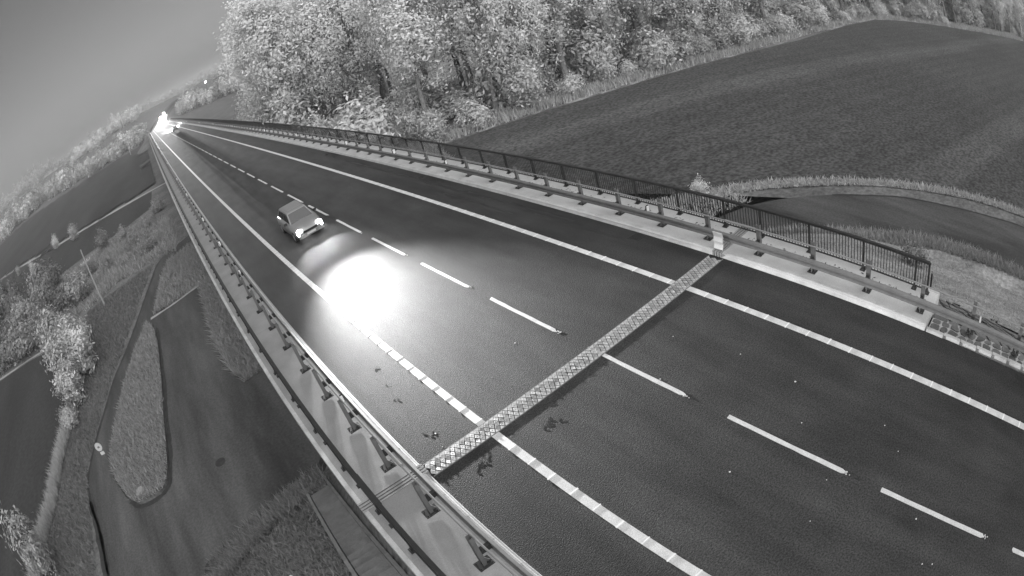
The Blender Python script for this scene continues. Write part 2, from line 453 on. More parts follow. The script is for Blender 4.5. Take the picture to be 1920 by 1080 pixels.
def in_poly(px, py, poly):
    px, py = np.asarray(px), np.asarray(py); ins = np.zeros(px.shape, bool); n = len(poly)
    for i in range(n):
        x0, y0 = poly[i]; x1, y1 = poly[(i + 1) % n]
        c = ((y0 > py) != (y1 > py)) & (px < (x1 - x0) * (py - y0) / (y1 - y0 + 1e-12) + x0)
        ins ^= c
    return ins
def tufts(name, poly, n, h, m, label, wid=0.05, lift=0.0, lean=0.5, seed=1, clump=None):
    n *= 2; wid *= 0.5
    """short blades of grass as thin triangles"""
    g = np.random.default_rng(seed); P = np.array(poly); lo, hi = P.min(0), P.max(0)
    x = g.uniform(lo[0], hi[0], n * 5); y = g.uniform(lo[1], hi[1], n * 5)
    k = in_poly(x, y, poly)
    x, y = x[k][:n], y[k][:n]
    if clump:
        x = x + g.normal(0, .02, len(x)); 
        keep = (np.sin(x * clump + 1.3 * np.sin(y * clump * .7)) + np.sin(y * clump * 1.3 + 2) + g.normal(0, .5, len(x))) > -0.2
        x, y = x[keep], y[keep]
    z = H(x, y) + lift
    t = g.uniform(0, 2 * np.pi, len(x)); hh = h * g.uniform(0.5, 1.3, len(x)); ww = wid * g.uniform(.6, 1.4, len(x))
    dx, dy = np.cos(t) * ww, np.sin(t) * ww
    lx, ly = g.normal(0, lean, len(x)) * hh, g.normal(0, lean, len(x)) * hh
    V = np.stack([np.stack([x - dx, y - dy, z], -1), np.stack([x + dx, y + dy, z], -1), np.stack([x + lx, y + ly, z + hh], -1)], 1).reshape(-1, 3)
    F = np.arange(len(V)).reshape(-1, 3)
    return tag(link(name, raw_mesh(name, V, F, m)), label, kind='stuff')
def drape(name, poly, m, step, lift, label):
    P = np.array(poly); lo, hi = P.min(0), P.max(0)
    xs, ys = np.arange(lo[0], hi[0] + step, step), np.arange(lo[1], hi[1] + step, step)
    X, Y = np.meshgrid(xs, ys); jit = np.random.default_rng(len(poly))
    Z = H(X, Y) + lift
    id_ = np.arange(X.size).reshape(X.shape)
    Fq = np.stack([id_[:-1, :-1], id_[:-1, 1:], id_[1:, 1:], id_[1:, :-1]], -1).reshape(-1, 4)
    cx_, cy_ = (X[:-1, :-1] + step / 2).ravel(), (Y[:-1, :-1] + step / 2).ravel()
    Fq = Fq[in_poly(cx_ + jit.normal(0, step * .3, cx_.size), cy_ + jit.normal(0, step * .3, cx_.size), poly)]
    return tag(link(name, raw_mesh(name, np.stack([X, Y, Z], -1).reshape(-1, 3), Fq, m, True)), label, kind='structure')
drape('ploughed_field', [(-106, 229), (-52.3, 166.5), (-26.7, 143), (-11.6, 132), (-10, 333), (-30, 343), (-80, 374), (-120, 402), (-178, 406), (-260, 380), (-190, 280)], M['soil_dark'], 5.0, 0.4, 'dark field beyond the pale farm track below the tree belt')
drape('grass_slope', [(9.1, -24), (9.1, -7.4), (8.2, -7.2), (8.2, 10.4), (15, 8.0), (18.6, 5), (21.8, -0.6), (23.6, -5), (24.2, -12), (23, -22)], M['dry_grass'], 0.4, 0.07, 'pale dry grass slope right of the bridge')
drape('wood_floor', [(9, 24), (14, 22), (16.5, 36), (20.5, 47.6), (29.8, 43.9), (44, 39.2), (62.7, 34.8), (97, 31.4), (116, 29.4), (126, 22.6), (139.5, 7.6), (169, -17), (210, 0), (160, 80), (60, 120), (30, 170), (12, 160)], M['dry_grass'], 2.0, 0.012, 'leaf strewn pale ground under the wood')
tufts('grass', isl, 9000, 0.3, M['blade'], 'short rough grass covering the teardrop island', 0.07, 0.2, 0.5, 3)
EMB_L = [(-9.2, -14), (-9.2, 10.9), (-11.7, 10.5), (-14.8, 9.4), (-18, 5.5), (-22, -4), (-24, -14)]
tufts('grass', EMB_L, 15000, 0.22, M['blade_dark'], 'rough grass on the embankment left of the bridge', 0.06, 0.0, 0.6, 4)
tufts('grass', [(-8.0, 8.6), (-8.0, 11.6), (-11.7, 11.0), (-15.4, 9.8), (-17, 7.4), (-15, 7.0), (-11.7, 8.2)], 9000, 0.34, M['blade_dark'], 'dark weeds along the foot of the embankment', 0.09, 0.0, 0.6, 5)
EMB_R = [(9.0, -16), (9.2, -7.4), (8.6, -7), (8.6, 2), (8.0, 10.6), (15, 8.2), (18.6, 5), (21.8, -0.6), (23.6, -5), (24.2, -12), (23, -22), (14, -24)]
tufts('grass', EMB_R, 20000, 0.13, M['blade'], 'pale dry grass on the embankment right of the bridge', 0.06, 0.0, 0.7, 6)
tufts('grass', [(18.2, 6.2), (19.6, 4.3), (21.1, 2.5), (22.4, -.2), (23.4, -2.4), (24.1, -4.9), (24.6, -8.5), (24.6, -13), (23.6, -13), (23.4, -8.5), (22.9, -5), (22.0, -2.6), (21, -.6), (19.7, 1.8), (18, 3.8)], 6000, 0.4, M['blade'], 'grass fringe beside the curving side road', 0.08, 0, 0.5, 7)
VERGE_L = [(-24.4, 25), (-22.8, 30.5), (-21.2, 35.5), (-19.2, 41.5), (-17.3, 48), (-15.4, 56), (-13.6, 63), (-26, 63), (-28, 48), (-27.4, 40), (-27.6, 34), (-29.2, 29.4), (-29.8, 23.8), (-32.5, 20), (-33, 8), (-27, 2), (-25, 10)]
tufts('grass', VERGE_L, 15000, 0.35, M['blade_dark'], 'rough verge grass left of the narrow path', 0.08, 0, 0.5, 8)
tufts('grass', [(-5.5, 45), (-12, 44.4), (-14.8, 44.8), (-13, 55), (-11.6, 60), (-5.5, 61.8)], 6000, 0.4, M['blade'], 'tall grass in the triangle between path and bridge', 0.09, 0, 0.5, 9)
tufts('grass', [(-5.0, 22.8), (-9, 22.9), (-9.6, 25.8), (-9.7, 31), (-8.9, 44.4), (-5, 44.4)], 11000, 0.5, M['blade'], 'dense weeds below the left edge of the bridge deck', 0.09, 0, 0.6, 10)
tufts('grass', [(-27.5, 34), (-27.3, 41), (-28.4, 50), (-31, 59.5), (-29, 60), (-26.6, 50), (-25.8, 41), (-26, 34)], 5000, 0.9, M['blade'], 'tall pale weeds between the left field corner and the verge', 0.1, 0, 0.4, 12)
tufts('grass', [(-30.4, 24), (-29.2, 30), (-27.6, 35), (-26.4, 35), (-28, 29), (-29.3, 23), (-32, 18), (-31.8, 8), (-33.4, 8), (-34, 19)], 6000, 0.8, M['blade_pale'], 'pale tall grass strip along the left field edge', 0.1, 0, 0.4, 13)
tufts('grass', [(33.2, -14), (32.5, -8.5), (31.8, -5.2), (30.5, -1.3), (29.0, 2.2), (27.1, 5.3), (25.6, 7.4), (24.0, 9.4), (22.2, 11.2), (17, 15.0), (17.4, 16.6), (22.8, 12.4), (24.8, 10.4), (26.5, 8.2), (28.0, 5.9), (29.9, 2.4), (31.4, -1.1), (32.7, -5.0), (33.4, -8.4), (34.2, -14)], 9000, 0.3, M['blade_pale'], 'pale dry grass on the verge between side road and ploughed field', 0.1, 0, 0.6, 16)
drape('grass_verge', [(21.8, 9.6), (19.5, 10.5), (16.5, 11.8), (12.7, 13.8), (9, 16), (9, 24), (15.5, 24), (17.5, 17), (21.2, 12.6), (22.4, 10.9)], M['dry_grass'], 0.4, 0.014, 'pale grass corner between side road, ploughed field and bridge')
tufts('grass', [(21.8, 9.4), (19.4, 10.3), (16.4, 11.5), (12.6, 13.5), (9, 16.2), (9, 24), (15.5, 24), (17.5, 17), (21.2, 12.8), (22.2, 11.2)], 5000, 0.3, M['blade_pale'], 'pale dry grass in the corner where the field verge meets the bridge', 0.09, 0, 0.6, 17)
edge_f = [(20.5, 47.6), (29.8, 43.9), (44, 39.2), (62.7, 34.8), (97, 31.4), (116, 29.4), (126, 22.6), (139.5, 7.6), (169, -17)]
edge_o = [(p[0] + (4.5 if i > 5 else 1), p[1] + 4.2) for i, p in enumerate(edge_f)]
tufts('grass', edge_f + edge_o[::-1], 26000, 0.9, M['blade_pale'], 'tall pale grass strip between field and wood', 0.16, 0, 0.35, 11)
tufts('grass', [(9, 26), (14, 24), (17, 36), (20, 47), (20, 60), (9, 60)], 9000, 0.8, M['blade_pale'], 'tall pale grass between bridge and wood', 0.14, 0, 0.4, 14)
tufts('grass', [(-10, 62), (-13, 64), (-20, 66), (-26, 64), (-30, 62), (-36, 70), (-38, 98), (-14, 98), (-9, 80)], 14000, 0.8, M['blade'], 'scrubby grass left of the bridge before the dark field', 0.14, 0, 0.5, 15, 0.5)

# ------------------------------------------------------------------ road on the bridge
END = 300.0
def lane(x, y): return x + float(road_x(np.float64(y))), float(road_z(np.float64(y)))
def ribbon(name, x0, x1, ys, lift, m, parent=None):
    V, Fq = [], []
    for i, y in enumerate(ys):
        a, z = lane(x0, y); b, _ = lane(x1, y)
        V += [(a, y, z + lift), (b, y, z + lift)]
        if i: Fq.append((2 * i - 2, 2 * i - 1, 2 * i + 1, 2 * i))
    return link(name, raw_mesh(name, V, Fq, m), parent)
YS = list(np.arange(-60, 301, 12.0)) + list(np.arange(306, 541, 6.0))
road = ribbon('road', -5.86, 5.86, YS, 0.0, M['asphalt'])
tag(road, 'dark asphalt carriageway of two lanes over the bridge', kind='structure')
for x, lb in ((-3.848, 'ribbed white edge line on the left'), (3.82, 'ribbed white edge line on the right')):
    YL = [y for y in YS if y <= 0][:-1] + [-0.36] if False else YS
    ln = ribbon('edge_line', x - 0.115, x + 0.115, YL, 0.004, M['paint'], road)
    rm = MB(); rm.box(-0.122, 0.122, -0.024, 0.024, 0, 0.006)
    rme = rm.mesh('rib', M['rib'])
    for k in range(-22, 78):
        y = -1.05 + k * 0.765
        if abs(y) < 0.45: continue
        link('rib', rme, ln, (x + random.uniform(-.012, .012), y, 0.005)).scale = (random.uniform(.95, 1.05), random.uniform(.7, 1.2), random.uniform(.6, 1.1))
def dash_mesh(y0, y1, w=0.065):
    n = 9
    V = []; top = []; bot = []
    near = [(-w, random.uniform(0, .1)), (-w * .2, random.uniform(-.14, .02)), (w * .5, random.uniform(-.08, .06)), (w, random.uniform(0, .1))]
    far = [(w, -random.uniform(0, .08)), (w * .1, -random.uniform(-.05, .05)), (-w, -random.uniform(0, .08))]
    side_r = [(w + random.uniform(-.008, .006), y0 + (y1 - y0) * k / n) for k in range(1, n)]
    side_l = [(-w + random.uniform(-.006, .008), y1 - (y1 - y0) * k / n) for k in range(1, n)]
    poly = [(x, y0 + d) for x, d in near] + side_r + [(x, y1 + d) for x, d in far] + side_l
    mbd = MB(); mbd.prism(poly, 0, 0.006)
    if y0 < 30:
        for _ in range(5):
            px, py, s = random.uniform(-w, w), y0 - random.uniform(.02, .22), random.uniform(.012, .03)
            mbd.prism([(px + s * math.cos(t), py + s * math.sin(t)) for t in (0, 1.2, 2.6, 3.9, 5)], 0, 0.006)
    return mbd
DASH = [(-14.65, None), (-9.58, -13.35), (-4.74, -8.41), (0.30, -3.28), (5.26, 1.76), (10.19, 6.7), (15.2, 11.73), (20.13, 16.6), (25.3, 21.67), (30.3, 26.75), (35.4, 31.75), (40.4, 36.9)]
for f, n in DASH:
    dash_mesh(f - 3.6 if n is None else n, f).build('lane_dash', M['paint'], road, loc=(0, 0, 0.003))
yk = 41.9
while yk < 296:
    dash_mesh(yk, yk + 3.6).build('lane_dash', M['paint'], road, loc=(0, 0, 0.003)); yk += 5.02
while yk < 520:
    x, z = lane(0, yk); dash_mesh(0, 3.6).build('lane_dash', M['paint'], road, loc=(x, yk, z + 0.003)); yk += 5.02
# broken asphalt marks near the joint
for cx, cy_, n in ((-2.68, -1.15, 5), (-4.7, -0.95, 5), (-2.2, -0.7, 2), (-5.0, 1.2, 3), (-4.9, 3.3, 2), (-4.6, 5.2, 2), (-4.75, 4.3, 1)):
    mk = MB()
    for k in range(n):
        # shallow chevron shaped gouge, two thin arms along the traffic direction
        px, py = cx + (k - n / 2) * .11 + random.gauss(0, .02), cy_ + random.gauss(0, .07)
        for sg_ in (-1, 1):
            L_ = random.uniform(.09, .19); w_ = random.uniform(.007, .016); th = sg_ * R(48) + random.gauss(0, .22)
            pts = []
            for t in np.linspace(0, 2 * np.pi, 11)[:-1]:
                a0, b0 = L_ / 2 * (1 + math.cos(t)) * random.uniform(.92, 1.05), w_ * math.sin(t) * random.uniform(.5, 1.4)
                pts.append((px + a0 * math.cos(th) - b0 * math.sin(th), py + a0 * math.sin(th) + b0 * math.cos(th)))
            mk.prism(pts, 0.001, 0.0035)
    mk.build('asphalt_scar', M['tar'], road)
pb = MB()
for x, y in ((-1.37, -5.89), (-1.54, -8.43), (-1.3, -11.86), (1.22, -9.46), (.78, -6.53), (-.4, -8.11), (-.32, -10.99), (-1.2, -12.15), (-3.9, -1.75), (-4.9, 1.05), (-5.05, .45), (-1.1, 2.4)) + tuple((random.uniform(-5, 3.5), random.uniform(-13, 4)) for _ in range(8)):
    s = random.uniform(.012, .03)
    pb.prism([(x + s * math.cos(t) * random.uniform(.7, 1.2), y + s * math.sin(t)) for t in (0, 1.1, 2.2, 3.2, 4.2, 5.3)], 0.0, .006)
tag(pb.build('gravel', M['paint']), 'scattered pale pebbles on the asphalt', kind='stuff')

# ------------------------------------------------------------------ bridge
bridge = empty('bridge', (0, 0, 0), label='long concrete road bridge with pale edge beams across the valley', cat='bridge')
db = MB()
db.profile_y([(-5.85, -0.02), (-7.0, -0.3), (-4.2, -1.5), (4.2, -1.5), (7.0, -0.3), (5.85, -0.02)][::-1], 1.2, END + 6)
db.build('deck', M['concrete_old'], bridge)
def edge_beam(sgn, y0, y1):
    m = MB()
    prof = [(5.86, -0.12), (5.88, 0.135), (5.92, 0.15), (7.74, 0.17), (7.78, 0.15), (7.80, -0.45), (7.1, -0.45), (7.0, -0.12)]
    prof = [(sgn * x, z) for x, z in prof]
    m.profile_y(prof, y0, y1)
    return m
for sgn in (-1, 1):
    spans = [(-8.4 if sgn > 0 else -26.0, -0.19), (0.19, 12.0)] + [(12.012 + i * 12, 24 + i * 12) for i in range(24)]
    for y0, y1 in spans:
        edge_beam(sgn, y0, y1).build('edge_beam', M['concrete_pale' if sgn > 0 else 'concrete'], bridge)
    # pale kerb face of each beam
    for y0, y1 in spans:
        if y0 > 120: continue
        n = max(1, round((y1 - y0) / 1.0))
        for k in range(n):
            a0, a1 = y0 + (y1 - y0) * k / n, y0 + (y1 - y0) * (k + 1) / n
            kb = MB(); ht = 0.168 + random.uniform(-.003, .003); kb.profile_y([(sgn * q, z) for q, z in ((5.83, -0.02), (5.845, 0.03), (5.90, 0.135), (5.95, ht), (6.06, ht), (6.06, -0.02))], a0 + .004, a1 - .004)
            kb.build('kerb_block', M['kerb'], bridge)
    for y0, y1 in spans:
        lp = MB(); xs = sorted((sgn * 7.70, sgn * 7.83)); lp.box(xs[0], xs[1], y0 + .003, y1 - .003, -0.3, 0.182)
        if y0 < 200: lp.build('edge_lip', M['kerb'], bridge)
    # steel folds across the beam at the joint
    for k in range(4):
        y = -0.165 + k * 0.11
        sb = MB(); prof = [(5.83, -0.02), (5.83, 0.175), (7.84, 0.192), (7.84, -0.3), (7.79, -0.3), (7.79, 0.16), (5.87, 0.15), (5.87, -0.02)]
        sb.profile_y([(sgn * x, z) for x, z in prof], y - 0.032, y + 0.032)
        sb.build('seam_strip', M['concrete'], bridge)
# expansion joint with interlocking plates
jt = MB(); jt.box(-5.83, 5.83, -0.29, 0.30, -0.02, 0.005)
joint = jt.build('expansion_joint', M['joint_gap'], bridge)
def plate_mesh():
    m = MB(); w, h = 0.069, 0.122
    rim_, top = [(-w, 0), (0, -h), (w, 0), (0, h)], [(-w * .8, 0), (0, -h * .8), (w * .8, 0), (0, h * .8)]
    V = [(x, y, 0) for x, y in rim_] + [(x, y, .016) for x, y in rim_] + [(x, y, .022) for x, y in top]
    Fq = [(0, 1, 5, 4), (1, 2, 6, 5), (2, 3, 7, 6), (3, 0, 4, 7)] + [(4, 5, 9, 8), (5, 6, 10, 9), (6, 7, 11, 10), (7, 4, 8, 11)]
    V += [(x * .22, y * .22, .022) for x, y in rim_]
    Fq += [(8, 9, 13, 12), (9, 10, 14, 13), (10, 11, 15, 14), (11, 8, 12, 15)]
    V += [(x * .2, y * .2, .012) for x, y in rim_]
    Fq += [(12, 13, 17, 16), (13, 14, 18, 17), (14, 15, 19, 18), (15, 12, 16, 19), (16, 17, 18, 19)]
    return m.add(V, Fq).mesh('joint_plate', M['joint_steel'])
pm = plate_mesh()
nrow = 72
for row, yy in enumerate((-0.145, 0.0, 0.145)):
    for k in range(nrow):
        x = -5.72 + 11.44 * (k + (0.5 if row == 1 else 0)) / nrow
        o = link('joint_plate', pm, joint, (x, yy * 0.98, 0.005 + random.uniform(0, .001)))
        o.scale = (1, 1, .4)
        o.rotation_euler = (random.gauss(0, .03), random.gauss(0, .03), random.gauss(0, .03))
for yy in (-0.285, 0.285):
    eb = MB(); eb.box(-5.8, 5.8, yy - 0.018, yy + 0.018, 0.0, 0.009); eb.build('joint_rail', M['galv'], joint)
# half plates along the edges
for yy in (-0.262, 0.262):
    hp = MB()
    for k in range(nrow):
        x = -5.72 + 11.44 * (k + 0.5) / nrow; s = -1 if yy < 0 else 1
        hp.prism([(x - .07, yy + s * .012), (x + .07, yy + s * .012), (x, yy - s * .105)][::s], 0.006, 0.012)
    hp.build('joint_teeth', M['joint_steel'], joint)
ab = MB(); ab.box(-7.0, 7.0, -0.9, 1.2, -7.2, -1.0); ab.build('abutment', M['concrete_old'], bridge)
for sgn in (-1, 1):
    wb = MB(); xs = sorted((sgn * 7.05, sgn * 7.5)); wb.box(xs[0], xs[1], -9.5, 1.2, -6.5, -0.46); wb.build('wing_wall', M['concrete_old'], bridge)
pm_ = MB(); pm_.tube([(0, 0, -9), (0, 0, -1.45)], 0.6, 14); pme = pm_.mesh('pier', M['concrete_old'], True)
y = 26.0
while y < 300:
    for x in (-3.4, 3.4): link('pier', pme, bridge, (x, y, 0))
    y += 26
# ------------------------------------------------------------------ drain grates
for y, x, lb in ((3.5, 5.55, 'drain grate in the wet gutter nearest the joint'), (19.85, 5.55, 'drain grate in the wet gutter, second along the right kerb'), (36.2, 5.55, 'drain grate in the wet gutter, third along the right kerb')):
    t = empty('drain_grate', (x, y, 0), label=lb, cat='drain')
    fr = MB(); fr.box(-.25, .25, -.25, -.21, 0, .012); fr.box(-.25, .25, .21, .25, 0, .012); fr.box(-.25, -.21, -.21, .21, 0, .012); fr.box(.21, .25, -.21, .21, 0, .012)
    fr.build('frame', M['dark_steel'], t)
    bs = MB(); bs.box(-.21, .21, -.21, .21, .001, .003); bs.build('pit', M['joint_gap'], t)
    bar = MB(); bar.box(-.2, .2, -.014, .014, 0, .011); bm_ = bar.mesh('bar', M['dark_steel'])
    for k in range(6): link('bar', bm_, t, (0, -.165 + k * .066, .001))
    ws = MB(); pts = [(random.uniform(.8, 1.15) * (.2 + .2 * abs(math.cos(a_))) * math.cos(a_) - .05, random.uniform(.8, 1.15) * (.3 + .35 * abs(math.sin(a_))) * math.sin(a_) + .2) for a_ in np.linspace(0, 2 * np.pi, 15)[:-1]]
    ws.prism(pts, -0.02, 0.0012); ws.build('wet_patch', M['tar'], t)
for y0, y1, x in ((4.4, 9.0, 5.15), (6.8, 14.6, 5.35), (13, 19, 5.2), (21, 30, 5.25), (10, 16, 4.7)):
    strip_m = MB(); pts = [(x + random.uniform(.0, .09), y0 + (y1 - y0) * k / 9) for k in range(10)] + [(x - random.uniform(0, .09), y1 - (y1 - y0) * k / 9) for k in range(10)]
    strip_m.prism(pts, -0.01, 0.0011); strip_m.build('wet_streak', M['wet'], road)

# ------------------------------------------------------------------ guardrails
def w_profile(sgn, x):
    pts = [(0.0, -.155), (.012, -.15), (.08, -.11), (.083, -.05), (.02, -.01), (.02, .01), (.083, .05), (.08, .11), (.012, .15), (0, .155)]
    return [(x - sgn * u, z) for u, z in pts] + [(x - sgn * (u - .012), z) for u, z in reversed(pts)]
PSP, PY0 = 2.192, -3.585 - 2.192 * 5
def guardrail(sgn, label):
    t = empty('guardrail', (0, 0, 0), label=label, cat='guardrail')
    xb, xp = sgn * 6.20, sgn * 6.52
    y = PY0 - 1.0
    seg = PSP * 2
    k = 0
    while y < 292:
        y1 = y + seg
        ba = MB(); ba.profile_y(w_profile(sgn, xb), y, y1 + 0.02); ba.build('beam', M['galv'], t, loc=(sgn * -0.0015 * (k % 2), 0, 0.62))
        tu = MB(); tu.tube([(sgn * 6.43, y, 0), (sgn * 6.43, y1 + .01, 0)], 0.028, 8); tu.build('top_tube', M['galv_light'], t, True, (0, 0, 1.09 - 0.001 * (k % 2)))
        y = y1; k += 1
    po = MB()
    po.box(xp - .053, xp + .05, -.076, -.068, .17, 1.22); po.box(xp - .053, xp + .05, .068, .076, .17, 1.22); po.box(*sorted((xp - sgn * .052, xp - sgn * .042)), -.068, .068, .17, 1.22)
    pm1 = po.mesh('post', M['galv'])
    bp_ = MB(); bp_.box(xp - .19, xp + .19, -.15, .15, .168, .19)
    for sx in (-.14, .14):
        for sy in (-.1, .1): bp_.tube([(xp + sx, sy, .19), (xp + sx, sy, .225)], .018, 6)
    pm2 = bp_.mesh('base_plate', M['plate_dark'])
    sp = MB(); xs = sorted((xb + sgn * .0, xp - sgn * .05)); sp.box(xs[0], xs[1], -.05, .05, .54, .70); pm3 = sp.mesh('spacer', M['plate_dark'])
    gs = MB(); gs.add([(xp - sgn * .05, -.01, .19), (xp - sgn * .17, -.01, .19), (xp - sgn * .05, -.01, .4), (xp - sgn * .05, .01, .19), (xp - sgn * .17, .01, .19), (xp - sgn * .05, .01, .4)], [(0, 1, 2), (5, 4, 3), (0, 3, 4, 1), (1, 4, 5, 2), (2, 5, 3, 0)])
    pm4 = gs.mesh('gusset', M['galv'])
    y = PY0; 
    while y < 292:
        p_ = link('post', pm1, t, (0, y, 0))
        link('base_plate', pm2, p_); link('spacer', pm3, p_)
        if y < 60: link('gusset', pm4, p_)
        y += PSP
    rf = MB(); rf.box(-.05, .05, -.02, .02, 0, .2); rme_ = rf.mesh('reflector', M['reflector'])
    rb = MB(); rb.box(-.075, .075, .021, .04, -.03, .23); rbe = rb.mesh('reflector_back', M['black'])
    for y in (3.5, 18.0, 24.6, 33.2, 47.4, 62, 87, 112, 140, 181, 230):
        r_ = link('reflector', rme_, t, (sgn * 6.36, y, 0.68 if sgn > 0 else 0.80)); link('reflector_back', rbe, r_)
        if y > 20: r_.scale = (1.6, 1, 1.4)
    return t
gl = guardrail(-1, 'steel crash barrier on posts along the left footway')
gr = guardrail(1, 'steel crash barrier on posts along the right kerb')
br = MB()
br.profile_y([(5.98, .2), (6.02, .2), (6.08, .36), (6.04, .48), (6.10, .62), (6.04, .81), (6.0, .81), (6.05, .62), (6.0, .48), (6.04, .36)], -.16, .22)
br.build('joint_sleeve', M['white'], gr)
br2 = MB(); br2.tube([(6.43, -1.35, 1.09), (6.43, -.05, 1.09)], .045, 8); br2.build('tube_sleeve', M['galv_light'], gr, True)
br3 = MB(); br3.tube([(-6.43, -.5, 1.09), (-6.43, .8, 1.09)], .045, 8); br3.build('tube_sleeve', M['galv_light'], gl, True)

lt = MB()
for _ in range(420):
    x, y = random.gauss(7.05, .10), random.uniform(-8, 22); s_ = random.uniform(.015, .05); t0 = random.uniform(0, 6.28)
    lt.add([(x + s_ * math.cos(t0 + a_) * (1.6 if k_ % 2 else .6), y + s_ * math.sin(t0 + a_) * (1.6 if k_ % 2 else .6), .168 + random.uniform(.002, .02)) for k_, a_ in enumerate((0, 1.57, 3.14, 4.71))], [(0, 1, 2, 3)])
tag(lt.build('leaf_litter', M['plate_dark']), 'dark leaf litter lying behind the right crash barrier', kind='stuff')
# ------------------------------------------------------------------ railings
def railing(sgn, ystart, label):
    x = sgn * 7.48
    t = empty('railing', (x, 0, 0), label=label, cat='railing')
    y = ystart
    def railpiece(name, z0, z1, hw, ya, yb):
        m = MB(); m.box(-hw, hw, ya, yb, z0, z1); return m.build(name, M['dark_steel'], t)
    pos = [-7.91, -7.35, -5.17, -2.93, -0.86, 0.75] if sgn > 0 else [-24.1, -21.9, -19.7, -17.5, -15.3, -13.1, -10.9, -8.7, -6.45, -4.3, -2.1, -0.43, 1.7]
    while pos[-1] < END - 2: pos.append(pos[-1] + PSP)
    for a0, a1 in zip(pos[:-1], pos[1:]):
        railpiece('handrail', 1.2, 1.28, .055, a0, a1); railpiece('bottom_rail', .27, .305, .022, a0, a1)
    po = MB(); po.box(-.035, .035, -.035, .035, .17, 1.2); pm1 = po.mesh('post', M['dark_steel'])
    bp_ = MB(); bp_.box(-.1, .1, -.1, .1, .168, .186); bp_.box(-.06, .06, -.06, .06, .186, .25); pm2 = bp_.mesh('base_plate', M['plate_dark'])
    cp = MB(); cp.box(-.14, .02, -.06, .06, 1.195, 1.24) if sgn < 0 else cp.box(-.02, .06, -.05, .05, 1.195, 1.24); pm3 = cp.mesh('bracket', M['dark_steel'])
    ba = MB(); ba.box(-.011, .011, -.011, .011, .3, 1.2); bme = ba.mesh('baluster', M['dark_steel'])
    cnt = 0; rest = MB()
    for i, a0 in enumerate(pos):
        p_ = link('post', pm1, t, (0, a0, 0)); link('base_plate', pm2, p_)
        if a0 < 60: link('bracket', pm3, p_)
        if i + 1 < len(pos):
            n = max(1, round((pos[i + 1] - a0) / 0.122))
            for k in range(1, n):
                yy = a0 + (pos[i + 1] - a0) * k / n
                if yy < -9: continue
                if cnt < 300: link('baluster', bme, t, (0, yy, 0)); cnt += 1
                else: rest.box(-.011, .011, yy - .011, yy + .011, .3, 1.2)
    rr = rest.build('balusters', M['dark_steel'], t); rr['kind'] = 'stuff'
    return t
rr_ = railing(1, -7.91, 'dark balustrade along the outer edge of the right side')
rl_ = railing(-1, -24, 'dark balustrade along the outer edge of the left footway')
sl_ = MB(); sl_.box(-.08, .07, -1.35, -.1, 1.19, 1.285); sl_.build('sleeve', M['dark_steel'], rl_)

# ------------------------------------------------------------------ staircase beside the left wing wall
st = empty('staircase', (-8.55, 0, 0), label='narrow concrete stairs down the embankment beside the left deck edge', cat='stairs')
ns = 30
def stair_z(y): return float(H(-8.6, y)) + 0.16
for k in range(ns):
    y = -3.6 + k * 0.5; zz = stair_z(y + .2)
    sb = MB(); sb.box(-.46, .46, y + .02, y + .37, zz - .07, zz + random.uniform(-.015, .015)); sb.build('step', M['concrete_old'], st)
strip('stair_gap_shade', [(-8.56, y_) for y_ in np.arange(-3.6, 11.2, .8)], .98, M['gully'], 0.015, 'dark sheet painting the shade between the stair treads', n=2)  # dark sheet below the treads paints the shadowed gaps between them
for x in (-.55, .53):
    cb = MB()
    for k in range(ns):
        y = -3.6 + k * 0.5; zz = stair_z(y + .2)
        cb.box(x - .06, x + .06, y, y + .499, zz - .6, zz + .05)
    cb.build('stringer', M['concrete_old'], st)
strip('toe_channel', [(-9.2, 9.6), (-11.7, 9.0), (-14.2, 7.6), (-17.2, 4.0), (-20, -3)], 0.22, M['concrete_old'], 0.12, 'narrow concrete channel along the embankment foot', jag=.15)

# ------------------------------------------------------------------ stone paving and kerb past the end of the right edge beam
def paving(name, quad, nu, nv, label, zfun):
    t = empty(name, (0, 0, 0), label=label, cat='paving')
    q = [np.array(p, float) for p in quad]
    def at(u, v): return (q[0] * (1 - u) + q[1] * u) * (1 - v) + (q[3] * (1 - u) + q[2] * u) * v
    G = [[at((i + (0 if i in (0, nu) else random.uniform(-.3, .3))) / nu, (j + (0 if j in (0, nv) else random.uniform(-.3, .3))) / nv) for i in range(nu + 1)] for j in range(nv + 1)]
    c = [at(0, 0), at(1, 0), at(1, 1), at(0, 1)]
    bed = MB(); V = [(p[0], p[1], zfun(p)) for p in c] + [(p[0], p[1], zfun(p) - .3) for p in c]
    bed.add(V, [(0, 1, 2, 3), (4, 7, 6, 5), (0, 4, 5, 1), (1, 5, 6, 2), (2, 6, 7, 3), (3, 7, 4, 0)]); bed.build('mortar_bed', M['mortar'], t)
    for j in range(nv):
        for i in range(nu):
            P = [G[j][i], G[j][i + 1], G[j + 1][i + 1], G[j + 1][i]]
            # cut corners so that stones read as irregular polygons
            poly = []
            for k in range(4):
                a_, b_, c_ = P[k - 1], P[k], P[(k + 1) % 4]
                f = random.uniform(.12, .34)
                poly += [b_ + (a_ - b_) * f, b_ + (c_ - b_) * f * random.uniform(.5, 1)]
            m_ = sum(poly) / len(poly); poly = [m_ + (p - m_) * random.uniform(.84, .92) for p in poly]
            s = MB(); n = len(poly); h = random.uniform(.012, .04)
            s.v = [(p[0], p[1], zfun(p) - .02) for p in poly] + [((m_ + (p - m_) * .9)[0], (m_ + (p - m_) * .9)[1], zfun(p) + h) for p in poly]
            s.f = [tuple(range(n, 2 * n))] + [(k, (k + 1) % n, n + (k + 1) % n, n + k) for k in range(n)]
            s.build('stone', M['stone'], t)
    return t
def slope(p): return -0.16 - max(0.0, p[0] - 7.5) / 2.4
